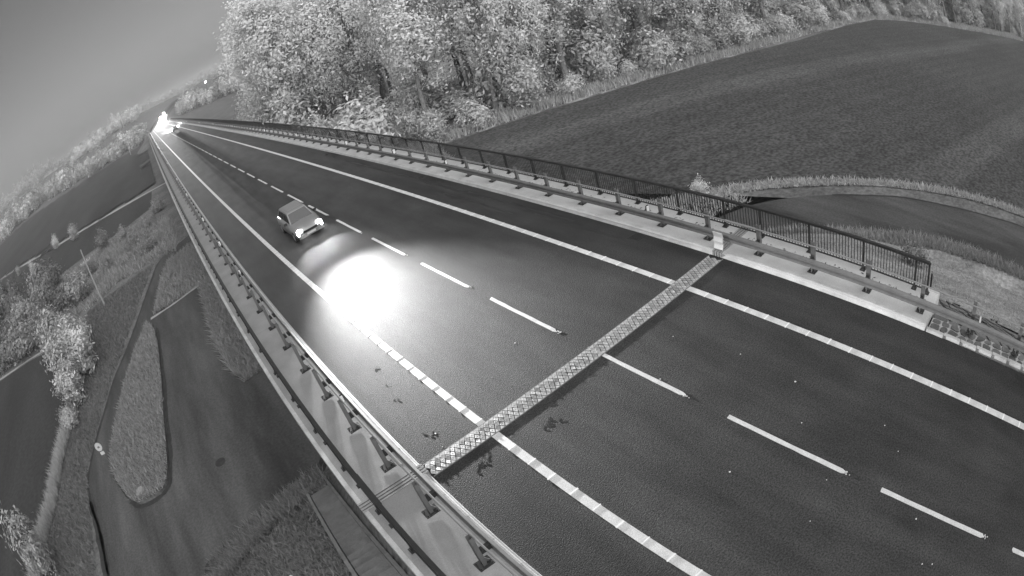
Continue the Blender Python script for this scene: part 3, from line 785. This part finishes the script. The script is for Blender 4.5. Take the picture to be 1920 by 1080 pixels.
paving('stone_paving', [(6.72, -8.5), (8.9, -7.6), (8.6, -11.2), (6.72, -14.4)], 5, 9, 'irregular stone paving with pale mortar behind the barrier end', slope)
paving('stone_paving', [(6.0, -8.5), (6.6, -8.5), (6.7, -14.4), (6.14, -14.4)], 2, 15, 'narrow strip of rough stones between kerb stones and barrier', lambda p: 0.02)
ks = empty('kerb', (0, 0, 0), label='row of short kerb stones following the end of the right edge beam', cat='kerb')
for k in range(9):
    y0 = -8.46 - k * .72; x0 = 5.84 + .035 * k; b = MB(); b.box(x0, x0 + .13, y0 - .7, y0, -.1, .1 + random.uniform(-.012, .012)); b.build('kerb_stone', M['kerb'], ks)
s2 = empty('block_steps', (8.35, -7.4, 0), label='short flight of concrete blocks below the right balustrade end', cat='steps')
for k in range(5):
    b = MB(); b.box(-.35, .35, -.14 + k * .33, .14 + k * .33, -.9 - k * .17, -.2 - k * .17); b.build('step', M['concrete'], s2)
stk = MB(); stk.box(-.035, .035, -.035, .035, -.2, .85); s_ = stk.build('marker_post', M['white'], None, loc=(7.05, -10.45, -.15)); tag(s_, 'short white marker post beside the barrier on stone paving', 'post')
po_ = MB(); po_.box(-.035, .035, -.035, .035, 0, .8); p2 = po_.build('marker_post', M['dark_steel'], None, loc=(8.15, -7.9, -.3)); tag(p2, 'short dark post just beyond the right balustrade end', 'post')

# ------------------------------------------------------------------ sign, poles
sg = empty('road_sign', (-21.35, 22.8, VAL), rz=R(-10), label='round white prohibition sign over a small plate at the island edge', cat='road sign')
b = MB(); b.tube([(0, 0, 0), (0, 0, 2.35)], .035, 8); b.build('pole', M['galv'], sg, True)
def disc(r, y, th=.012, n=28):
    m = MB(); m.tube([(0, y, 0), (0, y - th, 0)], r, n); return m
sface = disc(.33, -.04); f_ = sface.build('sign_face', M['white'], sg, loc=(0, 0, 2.02))
ring = MB(); n = 28
for k in range(n):
    t0, t1 = 2 * math.pi * k / n, 2 * math.pi * (k + 1) / n
    ring.add([(r * math.cos(t), -.0545, r * math.sin(t)) for r, t in ((.24, t0), (.3, t0), (.3, t1), (.24, t1))], [(0, 1, 2, 3)])
ring.build('ring', mat('sign_ring', .55), f_)
sy = MB()
sy.box(-.12, .12, -.056, -.053, -.06, .0); sy.box(-.075, .075, -.056, -.053, .0, .06); sy.box(-.1, -.05, -.056, -.053, -.1, -.06); sy.box(.05, .1, -.056, -.053, -.1, -.06)
sy.build('symbol', mat('sign_symbol', .12), f_)
b = MB(); b.box(-.2, .2, -.052, -.04, 1.38, 1.62); b.build('plate', M['white'], sg)
wp = MB(); wp.box(-.13, .13, -.1, .1, 0, .85); wp.box(-.16, .16, -.13, .13, .85, .9)
tag(wp.build('marker_post', M['white'], None, loc=(21.0, 13.3, VAL)), 'stout white post among weeds where the field verge meets the bridge', 'post')
mh = MB(); mh.tube([(0, 0, 0), (0, 0, .02)], .36, 20); tag(mh.build('manhole_cover', M['gully'], None, loc=(-12.7, 16.6, VAL + .03)), 'dark round manhole cover in the worn side road', 'manhole cover')
mh = MB(); mh.tube([(0, 0, 0), (0, 0, .14)], .42, 20); mh.tube([(0, 0, .14), (0, 0, .17)], .33, 20); tag(mh.build('manhole_cover', M['concrete'], None, loc=(-19.0, 18.2, VAL + .2)), 'pale round concrete manhole at the tip of the grassy island', 'manhole cover')
lt2 = MB(); lt2.add([(-.09, -.06, .02), (.1, -.03, .05), (.03, .12, .02), (-.06, .05, .07)], [(0, 1, 2), (0, 2, 3)]); tag(lt2.build('paper_scrap', M['white'], None, loc=(-11.2, 2.6, float(H(-11.2, 2.6)) + .12)), 'white scrap of litter on the grassy embankment left of the stairs', 'litter')
up = empty('utility_pole', (-22.37, 60.14, VAL), label='pale wooden utility pole with a crossarm by the path', cat='utility pole')
b = MB(); b.tube([(0, 0, -.3), (0, 0, 3), (0, 0, 7.9)], [.15, .13, .09], 10); b.build('pole', M['wood'], up, True)
b = MB(); b.box(-.9, .9, -.06, .06, 6.1, 6.22); b.build('crossarm', M['wood'], up)
for x in (-.8, -.3, .3, .8):
    b = MB(); b.tube([(x, 0, 6.22), (x, 0, 6.42)], .05, 8); b.build('insulator', M['white'], up)
u2 = empty('utility_pole', (-20.8, 315.7, float(H(-20.8, 315.7))), label='distant thin pole standing in front of the tree belt', cat='utility pole')
b = MB(); b.tube([(0, 0, -.3), (0, 0, 12.2)], [.22, .14], 8); b.build('pole', M['wood'], u2, True)
b = MB(); b.box(-1.2, 1.2, -.08, .08, 11.2, 11.4); b.build('crossarm', M['wood'], u2)
u3 = empty('utility_pole', (-23.9, 400, float(H(-23.9, 400))), label='far mast rising above the trees left of the road', cat='mast')
b = MB(); b.tube([(0, 0, -.3), (0, 0, 24.5)], [.35, .2], 8); b.build('pole', M['galv_light'], u3, True)
b = MB(); b.box(-.6, .6, -.3, .3, 21, 24); b.build('antenna', M['white'], u3)
for (x, y, z, lb) in ((45.0, 405, 8.6, 'lit street lamp over the hedge, nearer the road end'), (70.5, 410, 8.9, 'lit street lamp beside the edge of the wood')):
    g0 = float(H(x, y)); sl0 = empty('street_lamp', (x, y, g0), label=lb, cat='street lamp')
    b = MB(); b.tube([(0, 0, 0), (0, 0, z - g0 + .3)], .12, 8); b.build('pole', M['galv'], sl0, True)
    b = MB(); b.tube([(0, 0, 0), (0, -1.0, .1)], .06, 6); b.build('arm', M['galv'], sl0, True, (0, 0, z - g0 + .2))
    me = bpy.data.meshes.new('lamp_head'); bmm = bmesh.new(); bmesh.ops.create_uvsphere(bmm, u_segments=12, v_segments=8, radius=.55); bmm.to_mesh(me); bmm.free(); me.materials.append(M['street_lamp'])
    link('lamp_head', me, sl0, (0, -1.0, z - g0))
for (x, y, lb) in ((-8.2, 306, 'small white reflector post at the far end of the left railing'), (9.6, 306, 'small white reflector post at the far end of the right railing')):
    b = MB(); b.box(-.06, .06, -.03, .03, 0, 1.0); p_ = b.build('marker_post', M['galv_light'], None, loc=(x, y, -.35)); tag(p_, lb, 'post')

# ------------------------------------------------------------------ trees and shrubs
def leaf_cloud(seed, nclump, per, rx, rz, zc, leaf, sd, shell=0.55, lump=0.25, flat=0.0):
    g = np.random.default_rng(seed)
    d = g.normal(size=(nclump, 3)); d /= np.linalg.norm(d, axis=1)[:, None]
    lob = g.normal(size=(7, 3)); lob /= np.linalg.norm(lob, axis=1)[:, None]
    f = 1 + lump * np.max((d @ lob.T) ** 5, axis=1) - lump * 0.5
    r = (shell + (1 - shell) * g.uniform(0, 1, nclump) ** 0.6) * f
    c = d * r[:, None] * np.array([rx, rx, rz]) + np.array([0, 0, zc])
    p = np.repeat(c, per, 0) + g.normal(size=(nclump * per, 3)) * sd * np.repeat(g.uniform(.6, 1.3, nclump), per)[:, None]
    n = len(p)
    nr = g.normal(size=(n, 3)) + np.repeat(d, per, 0) * 2.2 + np.array([0, 0, .8])
    nr /= np.linalg.norm(nr, axis=1)[:, None]
    t = np.cross(nr, g.normal(size=(n, 3))); t /= np.linalg.norm(t, axis=1)[:, None]
    b = np.cross(nr, t)
    s = leaf * g.uniform(.55, 1.25, n)[:, None]
    q = g.uniform(.55, .95, n)[:, None]
    V = np.stack([p - t * s, p + b * s * q * .55 - t * s * .1, p + t * s, p - b * s * q * .55 + t * s * .05], 1)
    V[:, 1] += nr * s * .18; V[:, 3] += nr * s * .18
    return V.reshape(-1, 3), np.arange(n * 4).reshape(-1, 4)
def trunk_mesh(seed, h, r0, crown0, spread, lean=.02, limbs=6):
    g = random.Random(seed); m = MB()
    n = 7; pts = []; x = y = 0
    for k in range(n):
        pts.append((x, y, -0.4 + (h + .4) * k / (n - 1))); x += g.gauss(0, lean * h / n * 3); y += g.gauss(0, lean * h / n * 3)
    m.tube(pts, [r0 * (1.25 if k == 0 else 1 - .8 * k / (n - 1)) for k in range(n)], 8)
    for k in range(limbs):
        u = crown0 + (.85 - crown0) * k / max(1, limbs - 1)
        i = min(n - 2, int(u * (n - 1))); ft = u * (n - 1) - i
        b = Vector(pts[i]).lerp(Vector(pts[i + 1]), ft); a_ = g.uniform(0, 6.28); L_ = spread * g.uniform(.6, 1) * (1.1 - .5 * u)
        mid = b + Vector((math.cos(a_) * L_ * .5, math.sin(a_) * L_ * .5, L_ * .35)); end = b + Vector((math.cos(a_) * L_, math.sin(a_) * L_, L_ * .9))
        m.tube([b, mid, end], [r0 * .42 * (1.1 - u), r0 * .28 * (1.1 - u), .02], 5, False)
    return m.mesh('trunk', M['bark'], True)
TALL = []
for i in range(6):
    h = [24, 22, 25, 20, 23, 21][i]; rx = [4.6, 4.0, 5.2, 3.6, 4.4, 5.0][i]
    V, Fq = leaf_cloud(100 + i, [300, 260, 340, 230, 280, 320][i], 32, rx, h * .37, h * .62, .25, .62, .42, .55)
    TALL.append((raw_mesh('crown', V, Fq, M['leaf']), trunk_mesh(200 + i, h * .9, .3 + .03 * i, .3, rx)))
BUSH = []
for i in range(5):
    V, Fq = leaf_cloud(300 + i, [90, 110, 70, 100, 80][i], 26, [1.5, 1.9, 1.2, 1.7, 1.3][i], [1.6, 1.5, 1.9, 1.3, 1.8][i], [1.7, 1.6, 2.0, 1.4, 1.9][i], .17, .3, .35, .6)
    BUSH.append((raw_mesh('crown', V, Fq, M['leaf_bush']), trunk_mesh(320 + i, 2.6, .07, .15, 1.2, .05, 7)))
DARKBUSH = []
for cr_, tr_ in BUSH:
    c2_ = cr_.copy(); c2_.materials[0] = M['leaf_dark']; DARKBUSH.append((c2_, tr_))
FAR = []
for i in range(5):
    h = [14, 12, 16, 11, 13][i]
    V, Fq = leaf_cloud(400 + i, 60, 14, [4, 3.4, 3.8, 3.6, 4.4][i], h * .46, h * .52, .75, .9, .4, .6)
    m2 = raw_mesh('tree', V, Fq, [M['leaf_far'], M['bark']])
    FAR.append((m2, trunk_mesh(420 + i, h * .8, .25, .25, 3)))
def plant(name, var, x, y, s=1.0, sz=1.0, label='', cat='tree', group=None, rz=None, crown_mat=None, tilt=0.0):
    e_ = empty(name, (x, y, float(H(x, y))), random.uniform(0, 6.28) if rz is None else rz, label=label, cat=cat, group=group)
    e_.scale = (s, s, s * sz)
    if tilt: e_.rotation_euler = (random.gauss(0, tilt), random.gauss(0, tilt), e_.rotation_euler[2])
    link('trunk', var[1], e_)
    c = link('crown', var[0], e_)
    if crown_mat:
        c.data = var[0]
    return e_
def along(pts, step, jit=0.0, off=0.0):
    P = np.array(pts, float); sg_ = np.hypot(*np.diff(P, axis=0).T); s_ = np.r_[0, np.cumsum(sg_)]; o = []
    t = step * .5
    while t < s_[-1]:
        i = min(len(sg_) - 1, int(np.searchsorted(s_, t) - 1)); f = (t - s_[i]) / sg_[i]
        d_ = (P[i + 1] - P[i]) / sg_[i]; nrm = np.array([-d_[1], d_[0]])
        q = P[i] * (1 - f) + P[i + 1] * f + nrm * off + d_ * random.uniform(-jit, jit) + nrm * random.uniform(-jit, jit)
        o.append((float(q[0]), float(q[1]))); t += step * random.uniform(.8, 1.2)
    return o
ordinal = ['first', 'second', 'third', 'fourth', 'fifth', 'sixth', 'seventh', 'eighth', 'ninth', 'tenth', 'eleventh', 'twelfth', 'thirteenth', 'fourteenth', 'fifteenth', 'sixteenth', 'seventeenth', 'eighteenth', 'nineteenth', 'twentieth',
           'twenty-first', 'twenty-second', 'twenty-third', 'twenty-fourth', 'twenty-fifth', 'twenty-sixth', 'twenty-seventh', 'twenty-eighth', 'twenty-ninth', 'thirtieth', 'thirty-first', 'thirty-second', 'thirty-third', 'thirty-fourth', 'thirty-fifth', 'thirty-sixth']
FRONT = [(21, 54), (31, 49.5), (45, 45), (63.5, 40.5), (98, 37), (119, 34.5), (131, 27), (146, 11), (178, -18)]
for k, (x, y) in enumerate(along(FRONT, 6.2, 1.2)):
    v = TALL[(k * 5 + 1) % 6]; s = random.uniform(.82, 1.12)
    plant('broadleaf_tree', v, x, y, s, random.uniform(.92, 1.1), 'tall pale leafy tree, %s along the field edge counted from the bridge' % ordinal[min(k, 35)], 'tree', 'trees along the field edge', tilt=.03)
WING = [(13.2, 74), (14, 85), (17, 100), (21, 120), (26, 150)]
for k, (x, y) in enumerate(along(WING, 6.5, .8)):
    plant('broadleaf_tree', TALL[(k * 2) % 6], x, y, random.uniform(1.05, 1.2), 1.05, 'very tall pale tree facing the bridge, %s of the row running away from the camera' % ordinal[k], 'tree', 'trees facing the bridge', tilt=.02)
LB = 'pale leafy tree deep in the wood behind the trees of the field edge'
for row in range(1, 4):
    off = 6.2 * row
    for x, y in along(FRONT, 7.0, 2.0, off):
        plant('broadleaf_tree', random.choice(TALL), x, y, random.uniform(.95, 1.22), random.uniform(.95, 1.15), LB, 'tree', 'trees deep in the wood', tilt=.03)
for row in range(1, 4):
    for x, y in along(WING, 7.2, 1.8, -6.5 * row):
        plant('broadleaf_tree', random.choice(TALL), x, y, random.uniform(1.0, 1.2), 1.05, 'very tall pale tree deep in the wood behind the row facing the bridge', 'tree', 'trees behind the row facing the bridge', tilt=.03)
for k, (x, y) in enumerate(along([(20.6, 50.5), (31, 46.2), (45, 42), (63, 37.6), (98, 34), (117, 32), (128, 24.5), (142, 9)], 4.6, 1.1)):
    plant('shrub', BUSH[k % 5], x, y, random.uniform(.8, 1.7), random.uniform(.8, 1.2), 'leafy shrub under the wood edge, %s along the pale grass strip from the bridge' % ordinal[min(k, 35)], 'shrub', 'shrubs along the field edge')
for k, (x, y) in enumerate(along([(15.5, 50), (13, 62), (10.5, 74), (11.0, 90), (13.5, 105), (17, 125), (22, 150)], 3.6, 1.0)):
    plant('shrub', BUSH[(k * 3) % 5], x, y, random.uniform(1.6, 2.6), 1.0, 'leafy shrub between bridge railing and wood, %s away from the camera' % ordinal[k], 'shrub', 'shrubs between bridge and wood')
for row in (1, 2):
    for x, y in along(FRONT, 5.0, 1.8, 5.0 * row - 2.5):
        plant('shrub', random.choice(BUSH), x, y, random.uniform(1.1, 2.3), random.uniform(.8, 1.2), 'undergrowth shrub among the trunks inside the wood', 'shrub', 'undergrowth inside the wood')
plant('shrub', BUSH[2], 20.9, 53.0, 1.05, 1.0, 'pale rounded shrub standing alone before the wood, left of a similar one', 'shrub')
plant('shrub', BUSH[4], 21.1, 48.6, .95, 1.0, 'pale upright shrub at the corner of the ploughed field', 'shrub')
# left side: shrubs by the roadside
for x, y, b_, s, sz, lb in ((-29.5, 52.6, 1, 2.1, 1.15, 'big bright rounded shrub at the corner of the left field'), (-26.8, 50.3, 0, 2.0, 1.0, 'bright shrub touching the big rounded shrub on its right'),
                            (-25.2, 46.6, 3, 1.7, 1.2, 'tall shrub beside the utility pole foot'), (-24.0, 42.2, 4, 1.9, 1.0, 'pale shrub on the verge, nearest to the narrow path'),
                            (-26.0, 40.2, 2, 1.9, 1.0, 'narrow bright shrub at the inner edge of the dark field corner'), (-25.6, 36.6, 4, 1.5, 1.0, 'small shrub on the verge below the brightest one'),
                            (-26.5, 33.2, 0, .95, .9, 'low shrub in the pale weeds of the field edge'), (-30.4, 16.4, 2, 1.55, 1.15, 'single conical shrub standing alone at the lower left field edge'),
                            (-29.3, 13.2, 3, .8, .7, 'low dark shrub just below the single conical shrub')):
    plant('shrub', BUSH[b_], x, y, s * .74, sz, lb, 'shrub')
for k, (x, y) in enumerate(along([(-31, 62), (-38, 66), (-48, 72), (-60, 80)], 3.4, 1.6) + along([(-30, 68), (-40, 74), (-54, 84)], 4.0, 1.8, -3)):
    plant('shrub', DARKBUSH[k % 5], x, y, random.uniform(1.0, 1.8), random.uniform(.8, 1.2), 'grey shrub of the dense thicket beyond the left field corner, %s of its row' % ordinal[k], 'shrub', 'thicket beyond the left field')
for k, (x, y) in enumerate([(-14, 72), (-17, 80), (-22, 77), (-13, 88), (-19, 91), (-27, 84), (-11, 96), (-24, 95)]):
    plant('shrub', DARKBUSH[k % 5], x, y, random.uniform(.6, 1.1), .9, 'low shrub in the scrub left of the bridge, %s from the path' % ordinal[k], 'shrub', 'shrubs in the scrub left of the bridge')
for k, (x, y) in enumerate([(-56, 140), (-48, 152), (-38, 138), (-72, 170)]):
    plant('shrub', BUSH[2], x, y, random.uniform(.8, 1.2), 1.0, 'lone small shrub along the pale farm track, %s from the bridge side' % ordinal[k], 'shrub', 'small shrubs along the farm track')
TH = [(-33, 62), (-50, 70), (-75, 85), (-110, 110), (-112, 185), (-94, 188), (-55, 106), (-44, 100), (-36, 96), (-30, 70)]
g_ = np.random.default_rng(77); tx, ty = g_.uniform(-112, -30, 700), g_.uniform(62, 188, 700); kk = in_poly(tx, ty, TH); n_ = 0
for x, y in list(zip(tx[kk], ty[kk]))[:95]:
    plant('shrub', random.choice(DARKBUSH + BUSH[:2]), float(x), float(y), random.uniform(1.3, 2.5), random.uniform(.8, 1.2), 'grey shrub deep in the thicket between the left fields', 'shrub', 'shrubs deep in the thicket')
plant('shrub', BUSH[4], 20.6, 12.7, .42, 1.0, 'small weedy shrub beside the stout white post', 'shrub')
sap = MB(); sap.tube([(0, 0, -.1), (.05, .02, 1.1), (.02, .08, 2.2)], [.045, .03, .012], 6); sap.tube([(.04, .02, 1.2), (.3, .05, 1.8)], [.02, .008], 5); sap.tube([(.03, .05, 1.6), (-.2, .1, 2.1)], [.018, .008], 5)
so_ = sap.build('sapling', M['wood'], None, True, (-27.6, 40.7, VAL)); tag(so_, 'thin bare sapling in the pale weeds of the left field edge', 'tree')
db_ = plant('shrub', DARKBUSH[3], 15.6, -5.2, .5, .7, 'small dark round shrub on the right embankment', 'shrub')
# far belts
def belt(pts, label, group, s0, s1, name='broadleaf_tree'):
    for x, y in pts:
        plant(name, random.choice(FAR), x, y, random.uniform(s0, s1), random.uniform(.85, 1.15), label, 'tree', group)
def thick(pts, n, dx, dy):
    return [(x + random.uniform(-dx, dx), y + random.uniform(0, dy) ) for x, y in pts for _ in range(n)]
belt(thick([(-169, 420), (-160, 417), (-152, 413), (-146, 413), (-140, 414), (-134, 415), (-128, 417), (-123, 420), (-118, 423), (-111, 419), (-103, 411), (-95, 405), (-89, 400), (-82, 395)], 3, 5, 30),
     'pale tree of the distant belt at the left edge beyond the fields', 'distant tree belt on the left', .8, 1.3)
belt(thick([(-78, 384), (-73, 378), (-67, 373), (-63, 367), (-58, 361), (-53, 357), (-50, 356), (-46, 354), (-42, 354), (-38, 353), (-35, 353), (-31, 353), (-28, 351), (-24, 348), (-20, 346), (-17, 343), (-13, 341)], 2, 3, 28),
     'tree of the distant belt between fields and hill left of the road end', 'distant tree belt left of the road end', .7, 1.05)
belt(thick([(22, 382), (25, 377), (29, 373), (32, 367), (35, 363), (38, 358), (41, 353), (44, 346), (47, 340), (49, 335), (52, 329), (54, 324), (57, 319), (59, 315), (63, 312), (67, 310)], 2, 3, 26),
     'tree of the dark distant belt right of the road end', 'distant tree belt right of the road end', .75, 1.1)
def polar(a0, a1, r, n): return [(r * math.sin(R(a)), r * math.cos(R(a))) for a in [a0 + (a1 - a0) * (k + random.uniform(-.4, .4)) / n for k in range(n)]]
def woodland(pts, s0, s1, label):
    """a far-off wood that reads as one mass: one mesh of many small crowns"""
    V, F, n = [], [], 0
    for x, y in pts:
        me = random.choice(FAR)[0]; co = np.empty(len(me.vertices) * 3, np.float32); me.vertices.foreach_get('co', co); co = co.reshape(-1, 3)
        sc, a_ = random.uniform(s0, s1), random.uniform(0, 6.28); ca, sa = math.cos(a_) * sc, math.sin(a_) * sc
        P = np.stack([co[:, 0] * ca - co[:, 1] * sa + x, co[:, 0] * sa + co[:, 1] * ca + y, co[:, 2] * sc * random.uniform(.85, 1.15) + float(H(x, y))], -1)
        V.append(P); F.append(np.arange(len(P)).reshape(-1, 4) + n); n += len(P)
    tag(link('woodland', raw_mesh('woodland', np.concatenate(V), np.concatenate(F), M['leaf_far'])), label, kind='stuff')
woodland(thick([(-93, 608), (-77, 611), (-63, 622), (-48, 627), (-33, 632), (-18, 642)], 6, 9, 70), .9, 1.3, 'hazy wood on the hillside behind the distant tree belt')
woodland(polar(-22, -12.5, 820, 26) + polar(-21, -13, 770, 18), 1.0, 1.5, 'dark wood on the hill crest at the left')
woodland(polar(-12.5, -1, 870, 30) + polar(-11, -2, 800, 20), .8, 1.3, 'hazy wood on the hill crest above the distant tree belt')
woodland(polar(-1, 13, 880, 34) + polar(1, 13, 780, 18), .7, 1.1, 'hazy low wood on the crest above the road end')

# ------------------------------------------------------------------ cars
def make_car(lamp_mat):
    t = empty('car')
    st_ = [  # y, half width low, half width shoulder, z bottom, z shoulder, z top centre, half width top
        (2.08, .60, .66, .32, .56, .62, .50), (1.98, .74, .79, .24, .64, .74, .60), (1.6, .80, .84, .2, .72, .83, .66), (.95, .83, .87, .2, .86, .96, .70),
        (.3, .84, .88, .2, .90, .98, .72), (-.8, .84, .88, .2, .92, 1.0, .72), (-1.7, .82, .86, .22, .92, 1.0, .70), (-2.0, .76, .80, .28, .86, .95, .62), (-2.08, .66, .70, .36, .7, .8, .5)]
    m = MB(); n = None
    for y, wl, ws, zb, zs, zt, wt in st_:
        sec = [(-wl * .85, zb), (-wl, zb + .1), (-ws, (zb + zs) / 2), (-ws * .985, zs), (-wt, zt - .02), (0, zt), (wt, zt - .02), (ws * .985, zs), (ws, (zb + zs) / 2), (wl, zb + .1), (wl * .85, zb)]
        n = len(sec); m.v += [(x, y, z) for x, z in sec]
    for i in range(len(st_) - 1):
        for k in range(n):
            k2 = (k + 1) % n; m.f.append((i * n + k, i * n + k2, (i + 1) * n + k2, (i + 1) * n + k))
    m.f.append(tuple(range(n))); m.f.append(tuple((len(st_) - 1) * n + k for k in reversed(range(n))))
    body = m.build('body', M['car'], t, True)
    g = MB(); sec = [(1.0, .74, .92), (.28, .60, 1.40), (-.2, .61, 1.45), (-1.45, .59, 1.42), (-1.98, .68, .95)]
    lo = [(-.74, 1.0, .9), (.74, 1.0, .9), (.74, -1.98, .92), (-.74, -1.98, .92)]
    hi = [(-.58, .28, 1.40), (.58, .28, 1.40), (.57, -1.5, 1.41), (-.57, -1.5, 1.41)]
    mid = [(-.60, .18, 1.36), (.60, .18, 1.36), (.59, -1.55, 1.36), (-.59, -1.55, 1.36)]
    top = [(-.42, .05, 1.455), (.42, .05, 1.455), (.42, -1.4, 1.455), (-.42, -1.4, 1.455)]
    g.add(lo + hi + top, [(0, 1, 5, 4), (1, 2, 6, 5), (2, 3, 7, 6), (3, 0, 4, 7), (4, 5, 9, 8), (5, 6, 10, 9), (6, 7, 11, 10), (7, 4, 8, 11), (8, 9, 10, 11)])
    g.build('roof', M['car'], t)
    def pane(name, P, off):
        c = [Vector(p) for p in P]; nn = (c[1] - c[0]).cross(c[3] - c[0]).normalized() * off
        mm = MB(); V = [tuple(p + nn) for p in c] + [tuple(p) for p in c]; mm.add(V, [(0, 1, 2, 3), (7, 6, 5, 4), (0, 4, 5, 1), (1, 5, 6, 2), (2, 6, 7, 3), (3, 7, 4, 0)]); return mm.build(name, M['glass'], t)
    pane('windscreen', [(-.66, .955, .955), (.66, .955, .955), (.53, .33, 1.365), (-.53, .33, 1.365)], .012)
    pane('rear_window', [(.62, -1.95, .99), (-.62, -1.95, .99), (-.5, -1.56, 1.36), (.5, -1.56, 1.36)], .012)
    for s in (-1, 1):
        for y0, y1, t0, t1 in ((.80, -.35, .22, -.35), (-.43, -1.15, -.43, -1.05), (-1.22, -1.75, -1.12, -1.4)):
            def sp(y, z): f = (z - .91) / .49; return (s * (.74 + (.578 - .74) * f), y, z)
            P = [sp(y0, .965), sp(y1, .965), sp(t1, 1.34), sp(t0, 1.34)]
            if s < 0: pane('side_window', P, .012)
            else: pane('side_window', P[::-1], .012)
        b = MB(); b.box(s * .93 - .09, s * .93 + .09, .62, .72, .94, 1.06); b.build('mirror', M['black'], t)
        for y in (1.28, -1.3):
            w = MB(); w.tube([(s * .66, y, .31), (s * .86, y, .31)], .31, 18); wh = w.build('wheel', M['black'], t, True)
            w = MB(); w.tube([(s * .85, y, .31), (s * .872, y, .31)], .2, 14); w.build('rim', M['rim'], wh)
        h = MB(); h.tube([(s * .6, 1.92, .60), (s * .6, 2.03, .60), (s * .6, 2.065, .60)], [.185, .18, .14], 16)
        hl = h.build('headlight', lamp_mat, t)
    gr_ = MB(); gr_.box(-.42, .42, 2.03, 2.085, .5, .62); gr_.build('grille', M['black'], t)
    bu = MB(); bu.box(-.74, .74, 1.95, 2.11, .3, .46); bu.build('bumper', M['car'], t)
    pl = MB(); pl.box(-.26, .26, 2.1, 2.12, .36, .46); pl.build('number_plate', M['white'], t)
    return t
def headlamp_spots(car, power, size, aim, blend=.9, wide=1.0, world=False):
    for s in (-1, 1):
        l = bpy.data.lights.new('headlamp_beam', 'SPOT'); l.energy = power; l.spot_size = R(size); l.spot_blend = blend; l.shadow_soft_size = .06
        o = bpy.data.objects.new('headlamp_beam', l); COL.objects.link(o); o.parent = car; o.location = (s * .6, 2.2, .6)
        d_ = (car.rotation_euler.to_matrix().inverted() @ (Vector(aim) - car.location) if world else Vector(aim)) - Vector(o.location); o.rotation_euler = (-d_).to_track_quat('Z', 'Y').to_euler(); o.scale = (wide, 1, 1)
c1 = make_car(M['lamp']); c1.location = (-1.75, 21.35, 0); c1.rotation_euler = (0, 0, math.pi)
tag(c1, 'grey hatchback driving towards the camera with both headlights glaring', 'car')
headlamp_spots(c1, 24000, 12.5, (0, 24, 0), 1.0, 4.5)
headlamp_spots(c1, 16000, 7, (0, 30, 0), 1.0, 7.0)
headlamp_spots(c1, 600, 60, (0, 12, 0), 1.0, 1.6)
c2 = make_car(M['far_lamp']); x2, z2 = lane(-1.8, 414); c2.location = (x2, 414, z2); c2.rotation_euler = (0, 0, math.pi - .12)
tag(c2, 'distant oncoming car lost in its own headlight glare', 'car')
headlamp_spots(c2, 8e5, 9, (-1.5, 200, 0), world=True)
c3 = make_car(M['far_lamp']); x3, z3 = lane(-1.8, 446); c3.location = (x3, 446, z3); c3.rotation_euler = (0, 0, math.pi - .15)
tag(c3, 'second distant car with lit headlights following the first', 'car')
headlamp_spots(c3, 2e5, 9, (1.0, 200, 0), world=True)

c4 = make_car(M['far_lamp']); c4.location = (1.9, 182, 0)
tag(c4, 'distant car driving away in the right lane, lighting the road ahead', 'car')
headlamp_spots(c4, 3e6, 7.5, (0, 11, 0), 1.0, 4.5)
# ------------------------------------------------------------------ haze
hm = bpy.data.materials.new('haze'); hm.use_nodes = True; t = hm.node_tree; t.nodes.clear()
pv = t.nodes.new('ShaderNodeVolumePrincipled'); pv.inputs['Color'].default_value = (.98, .98, .98, 1); pv.inputs['Density'].default_value = 0.0004; pv.inputs['Anisotropy'].default_value = 0.0
om = t.nodes.new('ShaderNodeOutputMaterial'); t.links.new(pv.outputs[0], om.inputs['Volume'])
hb = MB(); hb.box(-3300, 3300, -3300, 3300, -9.5, 62); hz = hb.build('haze', hm); tag(hz, 'thin morning haze over the valley', kind='stuff')
